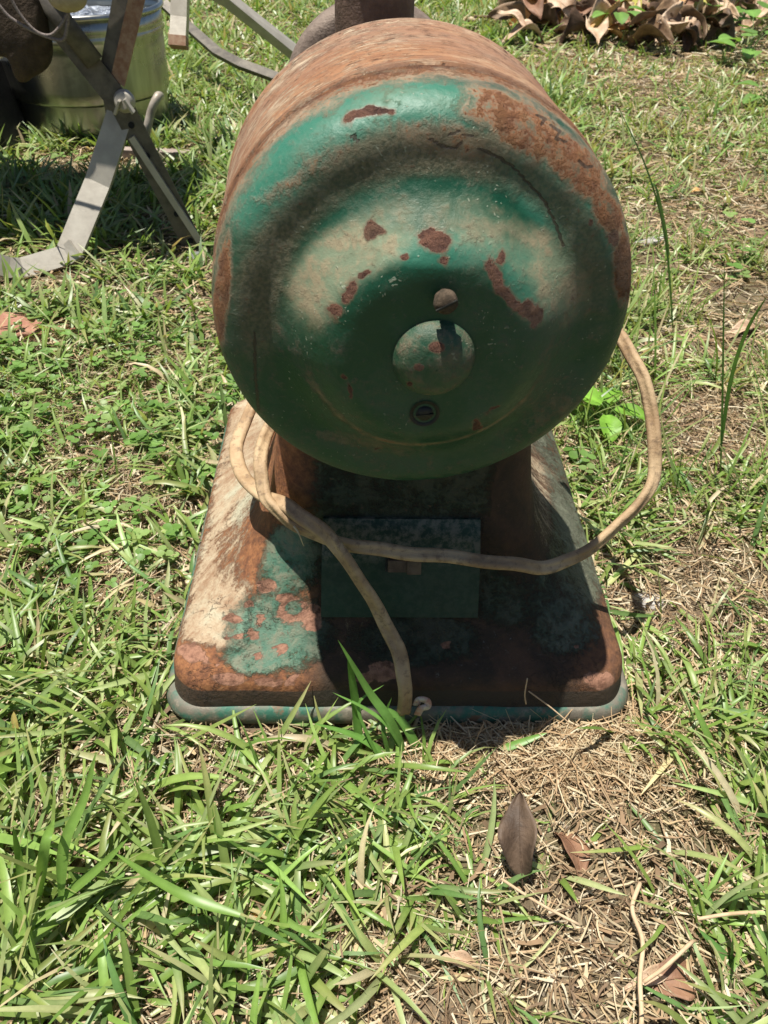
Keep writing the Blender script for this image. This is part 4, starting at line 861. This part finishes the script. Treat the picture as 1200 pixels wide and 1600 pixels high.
# leg A: dark channel from the upper left down to the right foot
A0, A1_, A2_ = ony(28, -40, YS), ony(190, 165, YS), ony(306, 392, YS-.005); A2_[2] = max(A2_[2], .004)
la = sweep('leg', rel([A0, A1_, A2_], ST0), Lprof(.036, .018, .0025), m_steel_d, ST, up=vdir, smooth=False)
lb = sweep('leg', rel([ony(205, 215, YS-.008), ony(318, 388, YS-.012)], ST0), [(-.005, 0), (.005, 0), (.005, -.008), (-.005, -.008)], m_steel, ST, up=vdir, smooth=False)
for k in range(5):
    f = .12+.2*k; p_ = A1_+(A2_-A1_)*f-ST0+np.array([-.0, -.0016, .0]); b_ = bmesh.new(); bmesh.ops.create_cone(b_, cap_ends=True, segments=14, radius1=.0048, radius2=.0048, depth=.0012, matrix=Matrix.Translation(p_) @ Matrix.Rotation(math.radians(76), 4, 'X')); bm_obj('bolt_hole', b_, m_hole, la, False)
sweep('leg_sleeve', rel([ony(50, -30, YS-.004), ony(148, 98, YS-.004)], ST0), [(.015*math.cos(a), .008*math.sin(a)) for a in np.linspace(0, 2*math.pi, 14, endpoint=False)], m_steel_d, ST, up=vdir)
# leg B: crosses, bends at the foot and runs off to the left
B0, B1, B2, B3, B4 = ony(222, -40, YS+.006), ony(188, 175, YS+.006), ony(113, 392, YS+.006), ony(30, 420, YS-.04), ony(-60, 425, YS-.09)
YF = .84
sweep('leg', rel([ony(200, -40, YS+.02), ony(170, 120, YS+.006), ony(182, 190, YS+.006)], ST0), Lprof(.030, .016, .0025), m_steel_d, ST, up=vdir, smooth=False)
sweep('leg', rel([ony(222, -40, YS+.006), ony(183, 130, YS+.004)], ST0), [(-.011, 0), (.011, 0), (.011, -.004), (-.011, -.004)], m_rsteel, ST, up=vdir, smooth=False)
sweep('leg', rel([B1, ony(152, 285, YS-.03), ony(108, 392, YF)], ST0), [(-.0195, 0), (.0195, 0), (.0195, -.012), (-.0195, -.012)], m_steel, ST, up=vdir, smooth=False)
sweep('foot_bar', rel([ony(116, 388, YF-.002), ony(104, 398, YF-.004), ony(36, 418, YF-.03), ony(15, 418, YF-.04), ony(-70, 392, YF-.07)], ST0), [(-.016, 0), (.016, 0), (.016, -.012), (-.016, -.012)], m_steel, ST, up=(0, -.8, .6), smooth=False)
# upper seat rail that joins the legs out of the frame
sweep('top_rail', rel([A0+np.array([-.05, 0, .02]), B0+np.array([.06, 0, .0])], ST0), [(-.012, -.008), (.012, -.008), (.012, .008), (-.012, .008)], m_steel_d, ST, up=(0, 0, 1), smooth=False)
# canvas seat slung above the legs (out of the picture, its shade falls on the lawn below)
us = np.linspace(0, 1, 14); gxs, gys = np.meshgrid(us, us); sx_, sy_ = -1.02+.58*gxs, .938+.40*gys; sz_ = .50-.05*np.sin(np.pi*gxs)+.002*np.sin(9*gys+5*gxs)
Vt = np.stack([sx_, sy_, sz_], -1).reshape(-1, 3)-ST0; Vb = Vt-np.array([0, 0, .003]); Ft = grid_faces(14, 14, False)
np_mesh('canvas_seat', np.concatenate([Vt, Vb]), np.concatenate([Ft, Ft[:, ::-1]+196]), simple('brown_canvas', (.06, .045, .03), (.10, .075, .05), 60, .9), parent=ST)
# wing knob on the pivot
c = np.array(ony(193, 158, YS-.014))-ST0
bm = bmesh.new(); bmesh.ops.create_cone(bm, cap_ends=True, segments=24, radius1=.017, radius2=.012, depth=.012, matrix=Matrix.Translation(c) @ Matrix.Rotation(math.radians(76), 4, 'X')); kn = bm_obj('pivot_knob', bm, m_steel, ST, True, .001)
bm = bmesh.new()
box_bm(bm, c+np.array([-.008, -.010, -.006]), (.0022, .006, .011), Matrix.Rotation(.5, 3, 'Y')); box_bm(bm, c+np.array([.010, -.010, -.004]), (.0022, .006, .011), Matrix.Rotation(-.5, 3, 'Y')); bm_obj('wing', bm, m_steel, kn, False, .001)

# twine, cork float, hanging cloth, black block
m_tw = simple('grey_twine', (.16, .13, .12), (.26, .22, .2), 400, .9, 0, .8, .001)
tw = [spline([ony(a, b, .90) for a, b in L], 8) for L in ([(-20, -20), (10, 22), (45, 45), (75, 58), (98, 62), (105, 40), (108, 5)], [(8, -20), (30, 20), (55, 48), (78, 55), (95, 40), (106, 20)])]
o = sweep('twine', tw[0], circle_prof(.0024, None, 8), m_tw); tag(o, 'grey twine hanging in a loop at the top left, tied to the round float', 'twine'); sweep('twine_strand', tw[1], circle_prof(.0022, None, 8), m_tw, o)
bm = bmesh.new(); bmesh.ops.create_uvsphere(bm, u_segments=28, v_segments=18, radius=.021); bmesh.ops.scale(bm, vec=(1.25, 1, .85), verts=bm.verts); o = bm_obj('wooden_float', bm, simple('pale_wood', (.30, .24, .14), (.42, .35, .22), 40, .7)); o.location = ony(105, -4, .905); tag(o, 'pale wooden float hanging at the top edge on the twine', 'float')
m_cloth = simple('dark_brown_cloth', (.035, .026, .018), (.075, .055, .038), 30, .95, 0, .7, .004, .2)
out = [(-60, -40), (60, -40), (66, 30), (76, 70), (74, 104), (62, 118), (45, 124), (38, 134), (18, 135), (14, 95), (0, 88), (-40, 100)]
bm = bmesh.new(); YC = .93
P = [ony(a, b, YC) for a, b in out]; n = len(P); cen = sum(P)/n
lay = [(0., 1., 0.), (.012, 1.03, 0), (.03, 1., 0), (.045, .8, 0)]
vr = [[bm.verts.new(tuple((p-cen)*(.82 if k == 0 else sc_)+np.array([0, dy+.006*math.sin(i*1.9), 0]))) for i, p in enumerate(P)] for k, (dy, sc_, _) in enumerate(lay)]
for k in range(3):
    for i in range(n): bm.faces.new((vr[k][i], vr[k][(i+1) % n], vr[k+1][(i+1) % n], vr[k+1][i]))
for ring, dy in ((vr[0], -.008), (vr[-1], .055)):
    v = bm.verts.new((0, dy, 0))
    for i in range(n): bm.faces.new((ring[i], ring[(i+1) % n], v))
o = bm_obj('hanging_cloth', bm, m_cloth); o.location = cen; md_ = o.modifiers.new('soft', 'SUBSURF'); md_.levels = md_.render_levels = 2; tag(o, 'dark brown folded cloth hanging from the stand at the top left', 'cloth')
bm = bmesh.new(); q0 = onz(28, 246); 
pts = [(-.16, 0), (0, 0), (-.012, .05), (-.035, .16), (-.16, .16)]
f_ = [bm.verts.new((x_, 0, z_)) for x_, z_ in pts]; b_ = [bm.verts.new((x_, .16, z_)) for x_, z_ in pts]
bm.faces.new(f_); bm.faces.new(b_[::-1])
for i in range(5): bm.faces.new((f_[i], b_[i], b_[(i+1) % 5], f_[(i+1) % 5]))
o = bm_obj('black_bin', bm, simple('black_plastic', (.008, .008, .009), (.016, .016, .017), 30, .5), None, False, .004); o.location = (q0[0], q0[1]-.02, 0); tag(o, 'black plastic bin at the left edge in front of the tub', 'bin')
# pipe hook and flat bar on the ground by the tub
P = spline([onz(222, 240, .01), ony(228, 212, 1.36), ony(236, 175, 1.36), ony(246, 152, 1.37), ony(250, 150, 1.40)], 8)
tag(sweep('bent_pipe', P, circle_prof(.0085, None, 14), simple('pale_worn_pipe', (.30, .26, .21), (.42, .37, .31), 50, .5, .2)), 'short pale bent pipe standing in the grass beside the tub', 'pipe')
P = [onz(160, 236, .02), onz(296, 243, .02)]
tag(sweep('flat_bar', P, [(-.012, -.008), (.012, -.008), (.012, .008), (-.012, .008)], simple('pinkish_weathered_bar', (.24, .19, .16), (.34, .28, .24), 40, .8), smooth=False), 'weathered flat bar lying on the grass in front of the tub', 'bar')
# second frame: bars running from the top toward the drum
F2 = empty('folded_chair_frame', 'folded grey steel chair frame lying between the tub and the drum', 'chair frame', tuple(onz(380, 90)))
F0 = np.array(F2.location)
sq = lambda w_, d_: [(-w_/2, -d_/2), (w_/2, -d_/2), (w_/2, d_/2), (-w_/2, d_/2)]
sweep('rail', rel([onz(300, -30, .34), onz(350, -5, .31), onz(480, 98, .18), onz(540, 140, .13)], F0), sq(.030, .018), m_steel, F2, up=(0, -.5, .9), smooth=False)
sweep('rail', rel([onz(255, 5, .18), onz(290, 38, .14), onz(340, 82, .10), onz(375, 100, .09), onz(440, 124, .06), onz(500, 150, .05)], F0), sq(.026, .012), m_steel_d, F2, up=(0, -.5, .9), smooth=False)
sweep('upright', rel([ony(283, -60, 1.5), ony(281, 30, 1.45), ony(279, 70, 1.42)], F0), sq(.032, .028), m_steel, F2, up=(0, -1, .2), smooth=False)
sweep('upright_tip', rel([ony(279, 58, 1.425), ony(279, 74, 1.417)], F0), sq(.0345, .0305), m_rsteel, F2, up=(0, -1, .2), smooth=False)
